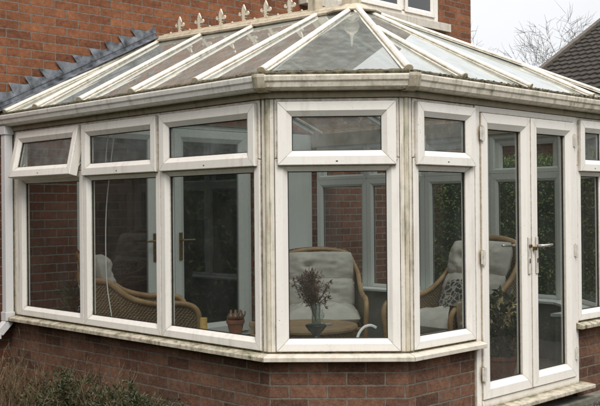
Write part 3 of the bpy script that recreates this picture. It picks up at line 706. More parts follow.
# loose stones on the gravel
m=MB(); rr=random.Random(5)
for k in range(2600):
    x=rr.uniform(2.0,4.2); y=rr.uniform(-.75,-.10); s=rr.uniform(.005,.014); c=Vector((x,y,.045+s*.4))
    q=[c+Vector(d)*s*rr.uniform(.7,1.2) for d in ((1,0,0),(0,1,0),(-1,0,0),(0,-1,0),(0,0,.8),(0,0,-.8))]
    m.add(q,[(0,1,4),(1,2,4),(2,3,4),(3,0,4),(1,0,5),(2,1,5),(3,2,5),(0,3,5)])
st=mesh('gravel_stones',m,None or M['gravel'],None,fix=False); st['kind']='stuff'

# ------------------------------------------------------------------ foliage helpers
def leaf(m,c,dirv,ln,wd,rr,curl=.2):
    d=dirv.normalized(); s=d.cross(Vector((rr.uniform(-1,1),rr.uniform(-1,1),rr.uniform(-1,1)))).normalized(); n=d.cross(s)
    m.face([c,c+d*ln*.45+s*wd*.5+n*ln*curl*.3,c+d*ln-n*ln*curl*.3,c+d*ln*.45-s*wd*.5+n*ln*curl*.3])
def rdir(rr,up=0):
    while True:
        v=Vector((rr.uniform(-1,1),rr.uniform(-1,1),rr.uniform(-1,1)))
        if .05<v.length<1: v.normalize(); v.z+=up; return v.normalized()
def hedge(name,label,x0,x1,y0,y1,h,n,ls,mat,seed,cat='hedge'):
    rr=random.Random(seed); root=thing(name,label,cat,((x0+x1)/2,(y0+y1)/2,0))
    m=MB()
    for k in range(n):
        # points on a lumpy box surface
        f=rr.random(); x=rr.uniform(x0,x1); y=rr.uniform(y0,y1); z=rr.uniform(.05,h)
        if f<.25: z=h
        elif f<.62: x=x0
        elif f<.72: x=x1
        elif f<.80: y=y0
        elif f<.86: y=y1
        p=Vector((x,y,z)); nn=noise.noise(p*1.7)*.16+noise.noise(p*5)*.07+rr.uniform(-.09,.05)
        c=Vector(((x0+x1)/2,(y0+y1)/2 if f>=.72 and f<.86 else y,h*.6)); o=(p-c); o.normalize(); p=p+o*nn
        leaf(m,p,rdir(rr,.3),ls*rr.uniform(.6,1.3),ls*.5,rr)
    mesh('foliage',m,mat,root,fix=False)
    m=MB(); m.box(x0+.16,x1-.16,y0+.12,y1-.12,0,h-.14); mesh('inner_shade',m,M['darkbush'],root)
    return root
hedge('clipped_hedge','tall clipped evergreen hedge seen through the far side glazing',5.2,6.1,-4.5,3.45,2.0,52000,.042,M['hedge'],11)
hedge('boundary_hedge','dark laurel hedge behind the viewer mirrored in the window glass',-16,9,-13.5,-12,3.6,9000,.22,M['darkbush'],12)
hedge('boundary_hedge','dark conifer hedge along the left garden boundary mirrored in the panes',-13.5,-12,-12,9,4.2,9000,.22,M['darkbush'],13)

hedge('added_wall_shrub','dark evergreen climber added out of view on the house wall to darken the pane reflections',-4.6,-1.5,3.28,3.66,2.7,26000,.075,M['hedge'],14,'shrub')  # unseen shrub added so the left panes mirror dark foliage instead of brick

# ------------------------------------------------------------------ neighbour house
nh=thing('neighbour_house','neighbouring brick house with dark brown interlocking tiled roof','house',(17,1,0))
NY1=7.25; NX0,NZ0=11.7,3.06; tn=.523; NXR=18.5; NY0=-9
mb=MB(); g=.27; cs=1/math.sqrt(1+tn*tn)
rows=int((NXR-NX0)/(g*cs))
nty=int((NY1-NY0)/.17)
for r in range(rows):
    xa=NX0+r*g*cs; xb=xa+g*cs+.03; za=NZ0+(xa-NX0)*tn; zb=NZ0+(xb-NX0)*tn
    # pan-tile corrugated row: sampled across Y
    ns=nty*6; top=[];bot=[]
    for k in range(ns+1):
        y=NY0+(NY1-NY0)*k/ns; ph=(k%6)/6; w_=.011*math.sin(2*PI*ph)+.004*math.sin(4*PI*ph)
        jit=noise.noise(Vector((r*3.1,int(k/6)*1.7,0)))*.008
        bot.append((xa,y,za+.050+w_+jit)); top.append((xb,y,zb+.006+w_*.8))
    i=len(mb.v); mb.v+=bot+top+[(p[0]+.004,p[1],p[2]-.05) for p in bot]
    n1=ns+1
    for k in range(ns):
        mb.f.append((i+k,i+k+1,i+n1+k+1,i+n1+k)); mb.uv.append(None)
        mb.f.append((i+k,i+k+1,i+2*n1+k+1,i+2*n1+k)); mb.uv.append(None)
nr=mesh('roof',mb,M['roof_tile'],nh,fix=False)
mb=MB(); 
mb.hexa([(NX0-.1,NY1-.02,NZ0-.16),(NXR,NY1-.02,NZ0+(NXR-NX0)*tn-.12),(NXR,NY1+.10,NZ0+(NXR-NX0)*tn-.12),(NX0-.1,NY1+.10,NZ0-.16),(NX0-.1,NY1-.02,NZ0+.04),(NXR,NY1-.02,NZ0+(NXR-NX0)*tn+.10),(NXR,NY1+.10,NZ0+(NXR-NX0)*tn+.10),(NX0-.1,NY1+.10,NZ0+.04)])
mesh('verge',mb,M['ridgetile'],nr)
mb=MB(); mb.hexa([(NXR,NY0,NZ0+(NXR-NX0)*tn-.1),(2*NXR-NX0,NY0,NZ0-.1),(2*NXR-NX0,NY1,NZ0-.1),(NXR,NY1,NZ0+(NXR-NX0)*tn-.1),(NXR,NY0,NZ0+(NXR-NX0)*tn+.02),(2*NXR-NX0,NY0,NZ0+.02),(2*NXR-NX0,NY1,NZ0+.02),(NXR,NY1,NZ0+(NXR-NX0)*tn+.02)]); mesh('rear_roof',mb,M['roof_tile'],nh)
mb=MB()
mb.face([(NX0+.35,NY0+.2,0),(NX0+.35,NY1-.1,0),(NX0+.35,NY1-.1,NZ0+.1),(NX0+.35,NY0+.2,NZ0+.1)],[(0,0),(16,0),(16,3.3),(0,3.3)])
mb.face([(NX0+.35,NY1-.1,0),(24.9,NY1-.1,0),(24.9,NY1-.1,NZ0+.1),(NXR,NY1-.1,NZ0+(NXR-NX0)*tn-.12),(NX0+.35,NY1-.1,NZ0+.1)],[(0,0),(13,0),(13,3.3),(6.5,6.7),(0,3.3)])
mesh('wall',mb,M['brick_dwarf'],nh,fix=False)
mb=MB(); mb.box(NX0-.12,NX0-.02,NY0,NY1,NZ0-.12,NZ0-.02); mesh('gutter',mb,M['black'],nh)

# ------------------------------------------------------------------ bare trees
def bare_tree(x,y,h,seed,label):
    rr=random.Random(seed); root=thing('bare_tree',label,'tree',(x,y,0),group='bare winter trees beyond the neighbouring roof')
    m=MB(); tw=MB()
    def grow(p,d,ln,r,lev):
        pts=[p]; rad=[r]; q=p.copy(); dd=d.copy(); n=5
        for k in range(n):
            dd=(dd+rdir(rr)*.20+Vector((0,0,.04))).normalized(); q=q+dd*(ln/n); pts.append(q.copy()); rad.append(r*(1-.55*(k+1)/n))
        (m if lev<2 else tw).tube(pts,rad,6 if lev<2 else 4,False)
        if lev>=6: return
        kids=3 if lev<2 else rr.choice((3,3,4))
        for c in range(kids):
            t=rr.uniform(.45,1) if c else 1; idx=max(1,min(n,int(round(t*n))))
            nd=(dd+rdir(rr)*.85).normalized(); nd.z=nd.z*.7+.12
            grow(pts[idx],nd.normalized(),ln*rr.uniform(.62,.80),max(.0075,rad[idx]*.66),lev+1)
    grow(Vector((x,y,0)),Vector((0,0,1)),h*.26,h*.024,0)
    mesh('trunk',m,M['bark'],root,fix=False); mesh('crown',tw,M['bark'],root,fix=False)
# ------------------------------------------------------------------ camera frame helpers (positions worked out beforehand)
bare_tree(35.0,20.7,15.6,21,'bare winter tree whose twigs show left above the tiled verge')
bare_tree(35.6,17.4,18.0,24,'taller bare winter tree rising behind the higher part of the tiled verge')

# ------------------------------------------------------------------ foreground planting
def twig_shrub(name,label,x,y,n,h,seed,spread,group=None):
    rr=random.Random(seed); root=thing(name,label,'shrub',(x,y,.0),group=group); m=MB(); lf=MB()
    for k in range(n):
        a=rr.uniform(0,2*PI); r0=rr.uniform(0,spread*.55); p=Vector((x+math.cos(a)*r0,y+math.sin(a)*r0,0))
        d=Vector((math.cos(a)*.35+rr.uniform(-.2,.2),math.sin(a)*.35+rr.uniform(-.2,.2),1)).normalized(); L_=h*rr.uniform(.55,1.1); pts=[p]
        for j in range(5):
            d=(d+rdir(rr)*.12).normalized(); pts.append(pts[-1]+d*L_/5)
        m.tube(pts,[.0035,.003,.0027,.0024,.002,.0012],4,False)
        for j in range(1,6):
            for q in range(2):
                sd=(d*.7+rdir(rr)*.7+Vector((0,0,.3))).normalized(); ll=rr.uniform(.03,.11); b=pts[j]
                m.tube([b,b+sd*ll*.6,b+sd*ll+Vector((0,0,ll*.2))],[.002,.0016,.001],3,False)
                if rr.random()<.55: leaf(lf,b+sd*ll,sd,rr.uniform(.012,.028),.008,rr)
    mesh('stems',m,M['twig'],root,fix=False); mesh('dry_leaves',lf,M['dryleaf'],root,fix=False)
i=0
for (x,y,n,h,s,lab) in [(-.55,2.95,46,.50,.30,'tall dry twiggy shrub nearest the drainpipe foot'),(-.75,2.45,52,.44,.32,'tangled dry brown stems in the bottom left corner bed'),(-.42,2.35,46,.40,.28,'dry twiggy stems against the brick below the opened window'),(-.85,2.05,50,.36,.32,'low leafless twigs at the bottom edge beside the green shrub'),(-.40,1.72,34,.42,.36,'thin bare stems rising out of the low green shrubs')]:
    twig_shrub('dry_shrub',lab,x,y,n,h,31+i,s,'dry shrubs in the bed by the left wall'); i+=1
def leafy(name,label,x,y,r,h,n,ls,mat,seed,group=None):
    rr=random.Random(seed); root=thing(name,label,'shrub',(x,y,0),group=group); m=MB(); st=MB()
    for k in range(26):
        a=rr.uniform(0,2*PI); q=Vector((x+math.cos(a)*r*.8*rr.random(),y+math.sin(a)*r*.8*rr.random(),h*rr.uniform(.6,1))); st.tube([Vector((x,y,0)),Vector((x,y,0)).lerp(q,.5)+Vector((0,0,.04)),q],[.004,.003,.002],4,False)
    for k in range(n):
        a=rr.uniform(0,2*PI); e=rr.uniform(0,PI/2); rad=rr.uniform(.6,1.05)
        p=Vector((x+math.cos(a)*math.cos(e)*r*rad,y+math.sin(a)*math.cos(e)*r*rad,h*(.12+.88*math.sin(e)*rad)))
        p+=Vector((noise.noise(p*6)*.07,noise.noise(p*6+Vector((9,0,0)))*.07,noise.noise(p*5+Vector((0,9,0)))*.10))
        leaf(m,p,rdir(rr,.35),ls*rr.uniform(.6,1.4),ls*.42,rr,.35)
    mesh('foliage',m,mat,root,fix=False); mesh('stems',st,M['twig'],root,fix=False)
leafy('leafy_shrub','low dark green shrub under the left wall beside the dry twigs',-.55,1.92,.38,.42,2300,.028,M['shrub'],41,'green shrubs in the bed by the left wall')
leafy('leafy_shrub','low grey green shrub spreading at the bottom edge towards the corner',-.45,1.35,.42,.37,2500,.026,M['shrub'],42,'green shrubs in the bed by the left wall')

# ------------------------------------------------------------------ cane armchairs
def catmull(P,n=6):
    P=[Vector(p) for p in P]; out=[]; Q=[P[0]*2-P[1]]+P+[P[-1]*2-P[-2]]
    for i in range(1,len(Q)-2):
        for k in range(n):
            t=k/n; out.append(.5*((2*Q[i])+(-Q[i-1]+Q[i+1])*t+(2*Q[i-1]-5*Q[i]+4*Q[i+1]-Q[i+2])*t*t+(-Q[i-1]+3*Q[i]-3*Q[i+1]+Q[i+2])*t**3))
    out.append(P[-1]); return out
def cushion(m,c,sx,sy,sz,rotx=0,seed=0,creases=(),nx=26,ny=26,tuft=None):
    """pillow: super-ellipsoid sheet pair, wrinkled; local x,y plane, thickness z"""
    Rm=Matrix.Rotation(rotx,3,'X'); c=Vector(c); i0=len(m.v)
    for side in (1,-1):
        base_=len(m.v)
        for j in range(ny+1):
            for i in range(nx+1):
                u=-1+2*i/nx; v_=-1+2*j/ny
                U=math.copysign(abs(u)**.8,u); V=math.copysign(abs(v_)**.8,v_)
                edge=(max(0,1-abs(U)**3.2)*max(0,1-abs(V)**3.2))**.42
                th=sz*edge
                for cv in creases: th*=1-.80*math.exp(-((V-cv)/.07)**2)
                if tuft:
                    for (tu,tv) in tuft: th*=1-.5*math.exp(-(((U-tu)/.12)**2+((V-tv)/.12)**2))
                w_=noise.noise(Vector((U*2.4+seed,V*2.4,seed)))*.022+noise.noise(Vector((U*7+seed,V*2.5,seed+5)))*.020+abs(noise.noise(Vector((U*3.5+seed,V*9,seed+2))))*.016
                rx=1-.06*abs(V)**3; ry=1-.06*abs(U)**3
                p=Vector((U*sx*rx,V*sy*ry,side*(th+w_*edge)))
                m.v.append(tuple(c+Rm@p))
        for j in range(ny):
            for i in range(nx):
                a=base_+j*(nx+1)+i; f=(a,a+1,a+nx+2,a+nx+1); m.f.append(f if side>0 else f[::-1]); m.uv.append(None)
def armchair(x,y,rz,label,z=.2,tall=1.0,pillow=False,throw=False,size=1.0,back=True):
    """front faces local -Y"""
    t=thing('cane_armchair',label,'armchair',(x,y,z),rz,'cane armchairs with pale cushions')
    t.scale=size if isinstance(size,tuple) else (size,)*3
    # side scrolls: back top -> sweep -> arm -> front curl -> foot
    for s in (-1,1):
        m=MB()
        top=catmull([(s*.30,.46,.90*tall),(s*.335,.40,.80*tall),(s*.35,.28,.66),(s*.355,.12,.55),(s*.36,-.08,.50),(s*.36,-.26,.50),(s*.36,-.37,.46),(s*.355,-.40,.36),(s*.35,-.37,.18),(s*.35,-.36,0)])
        m.tube(top,.021,8); mesh('arm',m,M['cane'],t,local=True,smooth=True)
        m=MB(); low=catmull([(s*.30,.40,.02),(s*.31,.36,.22),(s*.325,.30,.30),(s*.335,0,.24),(s*.34,-.30,.22)])
        m.tube(low,.014,8); m.tube([(s*.31,.42,0),(s*.31,.40,.3),(s*.30,.44,.62),(s*.30,.47,.90*tall)],.018,8); mesh('leg',m,M['cane'],t,local=True,smooth=True)
        # woven side panel under the arm
        m=MB(); ns=14
        up=[top[int((len(top)-1)*(.10+.66*k/ns))] for k in range(ns+1)]
        for k in range(ns):
            a,b=up[k],up[k+1]; m.face([(a.x,a.y,a.z-.01),(b.x,b.y,b.z-.01),(b.x-s*.02,b.y,max(.16,min(b.z-.05,.22))),(a.x-s*.02,a.y,max(.16,min(a.z-.05,.22)))])
        mesh('side_panel',m,M['weave'],t,local=True,fix=False)
    m=MB(); tp=catmull([(-.30,.46,.90*tall),(-.24,.475,.955*tall),(-.1,.485,.985*tall),(0,.487,.99*tall),(.1,.485,.985*tall),(.24,.475,.955*tall),(.30,.46,.90*tall)])
    m.tube(tp,.024,8); m.tube([(-.34,-.37,.24),(.34,-.37,.24)],.017,8); m.tube([(-.33,-.36,.10),(.33,-.36,.10)],.012,8); m.tube([(-.30,.41,.1),(.30,.41,.1)],.012,8)
    mesh('frame',m,M['cane'],t,local=True,smooth=True)
    # woven back: curved sheet
    m=MB(); nu,nv=12,14; i0=0
    for j in range(nv+1):
        for i in range(nu+1):
            u=-1+2*i/nu; v_=j/nv; zz=.22+v_*(.74*tall-.0)+(.03*(1-u*u)*v_); yy=.36+.11*v_+.03*(1-u*u); m.v.append((u*.30,yy,zz))
    for j in range(nv):
        for i in range(nu): a=j*(nu+1)+i; m.f.append((a,a+1,a+nu+2,a+nu+1)); m.uv.append(None)
    mesh('back_panel',m,M['weave'],t,local=True,fix=False)
    # open scroll lattice rods across the back
    m=MB()
    for k in range(-3,4): m.tube([(k*.08,.412,.24),(k*.085,.45,.6),(k*.075,.485,.93*tall)],.006,5)
    for k in range(-3,3):
        m.tube([(k*.08+.04+.036*math.cos(a),.49,.80*tall+.045*math.sin(a)) for a in [2*PI*q/12 for q in range(13)]],.005,5)
    mesh('back_rods',m,M['cane'],t,local=True)
    m=MB(); m.box(-.32,.32,-.34,.36,.215,.235); mesh('seat_base',m,M['weave'],t,local=True)
    m=MB(); cushion(m,(0,-.03,.325),.325,.37,.10,0,x,tuft=((-.3,0),(.3,0))); mesh('seat_cushion',m,M['cushion'],t,local=True,smooth=True,fix=False)
    if back:
      m=MB(); cushion(m,(0,.245,.545*tall),.315,.165*tall,.095,math.radians(74),x+3,tuft=((-.4,.0),(0,.02),(.4,.0))); mesh('back_cushion',m,M['cushion'],t,local=True,smooth=True,fix=False)
      m=MB(); cushion(m,(0,.325,.815*tall),.31,.160*tall,.09,math.radians(74),x+7,tuft=((-.35,.0),(.35,.02))); mesh('back_cushion',m,M['cushion'],t,local=True,smooth=True,fix=False)
    m=MB(); m.tube([(math.copysign(abs(math.cos(a))**.35,math.cos(a))*.318,-.03+math.copysign(abs(math.sin(a))**.35,math.sin(a))*.362,.325) for a in [2*PI*q/48 for q in range(49)]],.006,6); mesh('cushion_piping',m,M['cushion'],t,local=True,smooth=True)
    if throw:
        m=MB(); arm=catmull([(.0,.02,.545),(.0,-.12,.522),(.0,-.25,.52),(.0,-.36,.49)],5)
        n=len(arm); W_=9
        for k,p in enumerate(arm):
            for q in range(W_+1):
                u=q/W_; 
                if u<.3: pp=(.30,p.y,p.z-.20+u/.3*.2)
                elif u<.45: pp=(.30+(u-.3)/.15*.085,p.y,p.z+.012)
                else: pp=(.388+.012*math.sin(k*1.3+q),p.y,p.z-(u-.45)/.55*.36)
                m.v.append(pp)
        for k in range(n-1):
            for q in range(W_): a=k*(W_+1)+q; m.f.append((a,a+1,a+W_+2,a+W_+1)); m.uv.append(None)
        th=mesh('crochet_throw',m,M['lace'],None,fix=False,smooth=True); th.location=(x,y,z); th.rotation_euler=(0,0,rz); th.scale=t.scale
        tag(th,'beige crocheted throw with white flower pattern hanging over the cane arm','throw')
    if pillow:
        m=MB(); cushion(m,(-.02,.12,.50),.20,.17,.055,math.radians(62),9); pl=mesh('scatter_pillow',m,M['zebra'],None,fix=False,smooth=True)
        pl.location=(x,y,z); pl.rotation_euler=(0,0,rz); pl.scale=t.scale; tag(pl,'black and cream patterned scatter pillow on the armchair seen beside the doors','pillow')
    return t
def zebra():
    t=NT('patterned_fabric'); w=t.n('ShaderNodeTexVoronoi',_feature='DISTANCE_TO_EDGE'); w.inputs['Scale'].default_value=22; t.l(t.coord(),w.inputs['Vector'])
    c=t.ramp(w.outputs['Distance'],[(.07,(.40,.37,.32)),(.12,(.05,.045,.05))]); t.bsdf(c,.9); return t.m
def lace():
    t=NT('crochet_fabric'); v=t.n('ShaderNodeTexVoronoi'); v.inputs['Scale'].default_value=16; t.l(t.coord(),v.inputs['Vector'])
    c=t.ramp(v.outputs['Distance'],[(.22,(.62,.57,.47)),(.34,(.36,.27,.17)),(.6,(.27,.19,.115))]); c=t.mix(t.fr(t.noise(120,2,.6,t.coord()),.4,.6,0,.45),c,(.13,.09,.05)); t.bsdf(c,.95); return t.m
M['zebra']=zebra(); M['lace']=lace()
armchair(2.325,2.415,math.radians(-43),'cane armchair facing out with pale buttoned cushions behind the round table',tall=.90,size=(1.03,1.0,1.0))
armchair(2.67,1.23,math.radians(-96),'cane armchair side on beside the french doors with patterned pillow and throw',tall=1.0,pillow=True,throw=True,size=(1.05,1.08,1.02))
armchair(.70,2.86,math.radians(60),'cane armchair turned to the right behind the left hand windows',tall=.86,size=(1.10,1.02,1.10))

# ------------------------------------------------------------------ round table and small things
tx,ty,tz=1.20,1.44,.2
tb=thing('round_table','round cane coffee table with pale wooden top in front of the armchair','table',(tx,ty,tz))
m=MB(); m.lathe([(.33,.385),(.35,.39),(.355,.405),(.35,.42),(.0,.421)],(0,0,0),32); mesh('tabletop',m,M['tablewood'],tb,local=True)
m=MB(); m.lathe([(.27,.14),(.285,.145),(.285,.155),(.27,.16),(.0,.161)],(0,0,0),28); mesh('shelf',m,M['tablewood'],tb,local=True)
m=MB(); m.lathe([(.305,.33),(.318,.33),(.318,.384),(.305,.384)],(0,0,0),28); mesh('apron',m,M['weave'],tb,local=True)
for k in range(4):
    a=PI/4+k*PI/2; m=MB(); m.tube(catmull([(.29*math.cos(a),.29*math.sin(a),.385),(.26*math.cos(a),.26*math.sin(a),.25),(.25*math.cos(a),.25*math.sin(a),.12),(.31*math.cos(a),.31*math.sin(a),0)]),.018,8); mesh('leg',m,M['cane'],tb,local=True,smooth=True)
tt=tz+.421
o=thing('glass_ornament','small clear glass figurine standing on the round table','ornament',(tx+.06,ty-.06,tt))
m=MB(); m.lathe([(.03,0),(.032,.006),(.012,.012),(.010,.04),(.022,.055),(.024,.075),(.010,.095),(.014,.11),(.004,.125)],(0,0,0),12); m.lathe([(.05,0),(.085,.004),(.088,.008),(.05,.006)],(.0,0,0),16); mesh('figure',m,M['clear'],o,local=True,smooth=True)
m=MB(); m.lathe([(.035,0),(.045,.012),(.046,.02),(.030,.03),(.030,.045),(.012,.06)],(tx-.22,ty+.05,tt),14); tag(mesh('orange_dish',m,M['orange'],None),'small orange yellow ornament at the left edge of the round table','ornament')
# pots on the left inner window board
def item(name,label,cat,prof,c,mat,n=18): 
    m=MB(); m.lathe(prof,c,n); return tag(mesh(name,m,mat,None,smooth=True),label,cat)
zb=.6845
pot=thing('terracotta_pot','terracotta pot holding brown teapot shaped ornaments on the left window board','pot',(.13,1.04,zb))
m=MB(); m.lathe([(.036,0),(.052,.075),(.058,.078),(.058,.098),(.050,.10),(.048,.09)],(0,0,0),18); mesh('pot_body',m,M['terracotta'],pot,local=True)
for (a,b,s) in ((-.022,.018,1),(.026,-.02,.85),(.0,.0,1.15)):
    m=MB(); m.lathe([(.012*s,.085),(.026*s,.10),(.028*s,.12),(.016*s,.14),(.008*s,.145),(.010*s,.155),(.002,.163)],(a,b,0),12); m.tube([(a+.02*s,b,.11),(a+.04*s,b,.125),(a+.045*s,b,.15)],.005,6); mesh('teapot_ornament',m,M['brownglaze'],pot,local=True,smooth=True)
o=thing('yellow_candle','stubby yellow candle on the left window board beside the brown pots','candle',(.13,1.36,zb))
m=MB(); m.lathe([(.024,0),(.025,.005),(.024,.085),(.018,.088),(.004,.084)],(0,0,0),14); mesh('wax',m,M['wax'],o,local=True)
m=MB(); m.tube([(0,0,.084),(.002,0,.100)],.0015,5); mesh('wick',m,M['black'],o,local=True)
o=thing('wooden_ornament','small carved wooden stand beside the terracotta pot at the corner post','ornament',(.14,.89,zb))
m=MB(); m.lathe([(.022,0),(.024,.01),(.010,.02),(.012,.05),(.024,.075),(.022,.095),(.004,.10)],(0,0,0),12); mesh('carving',m,M['tablewood'],o,local=True)
# urn with glass vase and dry foliage at the corner
ux,uy=.32,.515
o=thing('black_urn','small black footed urn standing on the corner window board','urn',(ux,uy,zb))
m=MB(); m.lathe([(.040,0),(.042,.008),(.024,.02),(.022,.035),(.046,.06),(.062,.082),(.066,.09),(.060,.094),(.0,.092)],(0,0,0),20); mesh('bowl',m,M['urn'],o,local=True,smooth=True)
o=thing('glass_vase','clear glass vase with dried feathery stems standing in the black urn','vase',(ux,uy,zb+.093))
m=MB(); m.lathe([(.026,0),(.028,.01),(.024,.06),(.026,.12),(.032,.135),(.030,.134),(.022,.06),(.022,.01)],(0,0,0),16); mesh('vessel',m,M['clear'],o,local=True,smooth=True)
m=MB(); st=MB(); rr=random.Random(9)
for k in range(18):
    a=rr.uniform(0,2*PI); d=Vector((math.cos(a)*.09-.09,math.sin(a)*.09+.09,1)).normalized(); p=Vector((0,0,.02)); pts=[p]
    for j in range(6): d=(d+rdir(rr)*.14).normalized(); pts.append(pts[-1]+d*rr.uniform(.035,.055))
    st.tube(pts,.0016,4,False)
    for j in range(3,7):
        for q in range(30): leaf(m,pts[j]+rdir(rr)*Vector((1,1,2)).length*.0075,rdir(rr,.5),rr.uniform(.018,.042),.0042,rr)
for (sx,sz) in ((.07,.24),(.085,.19),(.06,.15),(.09,.27)):
    vx=Vector((.62,-.70,0)); arc=[Vector((0,0,.12))+vx*(sx*math.sin(q*.35))+Vector((0,0,(sz-.12)*q/4-.012*max(0,q-3)**2)) for q in range(6)]; st.tube(arc,.0025,5,False)
    for q in range(2,6):
        for r_ in range(5): leaf(m,arc[q],(vx*.7+rdir(rr)).normalized(),.03,.006,rr)
mesh('dried_stems',st,M['drygrass'],o,local=True,fix=False); mesh('dried_foliage',m,M['drygrass'],o,local=True,fix=False)
# white curved lamp arm on the corner board
m=MB(); m.tube(catmull([(.50,.245,.66),(.515,.235,.70),(.545,.215,.735),(.585,.19,.742),(.605,.178,.73)]),[.010]*24+[.010],8) if 0 else None
P=catmull([(.46,.31,.686),(.47,.30,.730),(.495,.282,.765),(.53,.26,.775),(.56,.24,.760)],5); m=MB(); m.tube(P,[.0085]*len(P),8)
tag(mesh('curved_hook',m,M['white'],None,smooth=True),'white curved plastic arm low in the front corner pane','ornament')
# potted plants
def potplant(name,label,x,y,z,potr,poth,r,h,n,ls,mat,seed,flowers=0,spiky=False):
    rr=random.Random(seed); root=thing(name,label,'plant',(x,y,z))
    m=MB(); m.lathe([(potr*.7,0),(potr,poth*.85),(potr*1.08,poth*.86),(potr*1.08,poth),(potr*.9,poth*.97),(0,poth*.95)],(0,0,0),18); mesh('pot',m,M['terracotta'],root,local=True)
    m=MB(); fl_=MB(); st=MB()
    for k in range(n):
        if spiky:
            a=rr.uniform(0,2*PI); d=Vector((math.cos(a),math.sin(a),rr.uniform(.3,1.5))).normalized(); leaf(m,Vector((0,0,poth+rr.uniform(0,h*.6))),d,r*rr.uniform(.6,1.1),.022,rr,.4)
        else:
            d=rdir(rr); p=Vector((d.x*r,d.y*r,poth+h*.5+d.z*h*.55))*1; p+=rdir(rr)*.04; leaf(m,p,rdir(rr,.2),ls*rr.uniform(.7,1.3),ls*.5,rr)
    for k in range(10): st.tube([(0,0,poth*.9),(rr.uniform(-r,r)*.6,rr.uniform(-r,r)*.6,poth+h*rr.uniform(.5,.9))],.005,5)
    mesh('stems',st,M['twig'],root,local=True,fix=False); mesh('foliage',m,mat,root,local=True,fix=False)
    for k in range(flowers):
        d=rdir(rr,.4); d.y=-abs(d.y); c=Vector((d.x*r*1.05,d.y*r*1.05,poth+h*.55+d.z*h*.5))
        f=MB()
        for q in range(6):
            a=q*PI/3; leaf(f,c,Vector((math.cos(a),-.4,math.sin(a))),.06,.035,rr,.3)
        mesh('flower',f,M['petal'],root,local=True,fix=False)
potplant('flowering_plant','bushy green pot plant with pale cream flowers just inside the french doors',2.12,.40,.2,.12,.20,.16,.40,900,.055,M['shrub'],51,9)
potplant('spiky_plant','spiky green pot plant low behind the leftmost window',.33,3.28,.2,.10,.45,.26,.20,70,.1,M['shrub'],52,0,True)
# thin white cord hanging inside the middle left window
m=MB(); m.tube(catmull([(.07,2.42,1.70),(.06,2.36,2.0),(.06,2.28,2.04),(.07,2.40,1.5),(.06,2.39,1.0),(.07,2.34,.70)]),.004,6); tag(mesh('hanging_cord',m,M['white'],None,smooth=True),'thin white cord looping down inside the second window from the left','cord')

# sideboard in the dark room
sbd=thing('sideboard','low pale sideboard standing in the dark room beyond the garden doors','sideboard',(1.5,YH+2.6,.2))
m=MB(); m.box(-.9,.9,-.22,.22,.08,.85); mesh('carcass',m,M['tablewood'],sbd,local=True,bevel=.01)
for k in (-.6,0,.6):
    m=MB(); m.box(k-.28,k+.28,-.235,-.221,.12,.80); mesh('door',m,M['tablewood'],sbd,local=True,bevel=.004)

# ------------------------------------------------------------------ light
w=bpy.data.worlds.new('World'); scene.world=w; w.use_nodes=True; nt=w.node_tree; nt.nodes.clear()
out=nt.nodes.new('ShaderNodeOutputWorld'); bg=nt.nodes.new('ShaderNodeBackground'); 
sky=nt.nodes.new('ShaderNodeTexSky'); sky.sky_type='NISHITA'; sky.sun_disc=False; sky.sun_elevation=math.radians(52); sky.sun_rotation=math.radians(215); sky.dust_density=4
tc=nt.nodes.new('ShaderNodeTexCoord'); sx=nt.nodes.new('ShaderNodeSeparateXYZ'); nt.links.new(tc.outputs['Generated'],sx.inputs[0])
rp=nt.nodes.new('ShaderNodeValToRGB'); e=rp.color_ramp.elements
e[0].position=0; e[0].color=(.80,.82,.845,1); e[1].position=1; e[1].color=(1.95,1.95,1.97,1)
n_=rp.color_ramp.elements.new(.30); n_.color=(.90,.91,.93,1)
nt.links.new(sx.outputs['Z'],rp.inputs[0])
no=nt.nodes.new('ShaderNodeTexNoise'); no.inputs['Scale'].default_value=3.2; no.inputs['Detail'].default_value=5; nt.links.new(tc.outputs['Generated'],no.inputs['Vector'])
mr=nt.nodes.new('ShaderNodeMapRange'); mr.inputs[1].default_value=.3; mr.inputs[2].default_value=.7; mr.inputs[3].default_value=.93; mr.inputs[4].default_value=1.05; nt.links.new(no.outputs['Fac'],mr.inputs[0])
mm=nt.nodes.new('ShaderNodeVectorMath'); mm.operation='SCALE'; nt.links.new(rp.outputs[0],mm.inputs[0]); nt.links.new(mr.outputs[0],mm.inputs['Scale'])
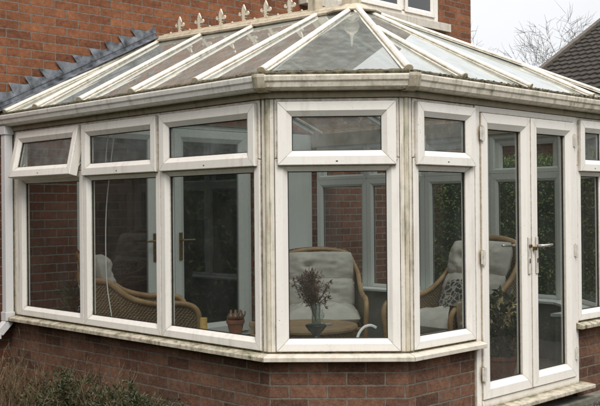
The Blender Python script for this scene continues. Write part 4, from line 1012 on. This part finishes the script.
ns=nt.nodes.new('ShaderNodeVectorMath'); ns.operation='SCALE'; nt.links.new(sky.outputs[0],ns.inputs[0]); ns.inputs['Scale'].default_value=.004
aa=nt.nodes.new('ShaderNodeVectorMath'); aa.operation='ADD'; nt.links.new(mm.outputs[0],aa.inputs[0]); nt.links.new(ns.outputs[0],aa.inputs[1])
nt.links.new(aa.outputs[0],bg.inputs[0]); bg.inputs[1].default_value=1.14; nt.links.new(bg.outputs[0],out.inputs[0])
sd=bpy.data.lights.new('Sun','SUN'); sd.energy=2.1; sd.angle=math.radians(25); sd.color=(1,.94,.86)
so=bpy.data.objects.new('Sun',sd); COL.objects.link(so)
dv=Vector((-math.cos(math.radians(52))*.55,-math.cos(math.radians(52))*.83,math.sin(math.radians(52)))); so.rotation_euler=dv.to_track_quat('Z','Y').to_euler(); so.location=(-5,-8,9)

# ------------------------------------------------------------------ camera (solved from the vanishing points)
f_,yaw,pitch,roll=948.58,.35691,.26372,-.52315
a=math.radians(45+yaw); Fw=Vector((math.cos(a),math.sin(a),0)); Rg=Vector((math.sin(a),-math.cos(a),0)); Up=Vector((0,0,1))
pt=math.radians(pitch); F2=Fw*math.cos(pt)+Up*math.sin(pt); U2=Up*math.cos(pt)-Fw*math.sin(pt)
r=math.radians(roll); R3=Rg*math.cos(r)+U2*math.sin(r); U3=U2*math.cos(r)-Rg*math.sin(r)
cd=bpy.data.cameras.new('Camera'); cam=bpy.data.objects.new('Camera',cd); COL.objects.link(cam); scene.camera=cam
cd.sensor_width=36; cd.lens=f_/600*36; cd.clip_start=.1; cd.clip_end=1000
Mx=Matrix((( R3.x,U3.x,-F2.x,-3.78689),(R3.y,U3.y,-F2.y,-3.51523),(R3.z,U3.z,-F2.z,1.48978),(0,0,0,1))); cam.matrix_world=Mx
scene.view_settings.view_transform='Standard'; scene.view_settings.look='None'; scene.view_settings.exposure=0
c=scene.cycles; c.max_bounces=8; c.transparent_max_bounces=24; c.glossy_bounces=5; c.diffuse_bounces=3; c.use_denoising=True; c.caustics_reflective=False; c.caustics_refractive=False
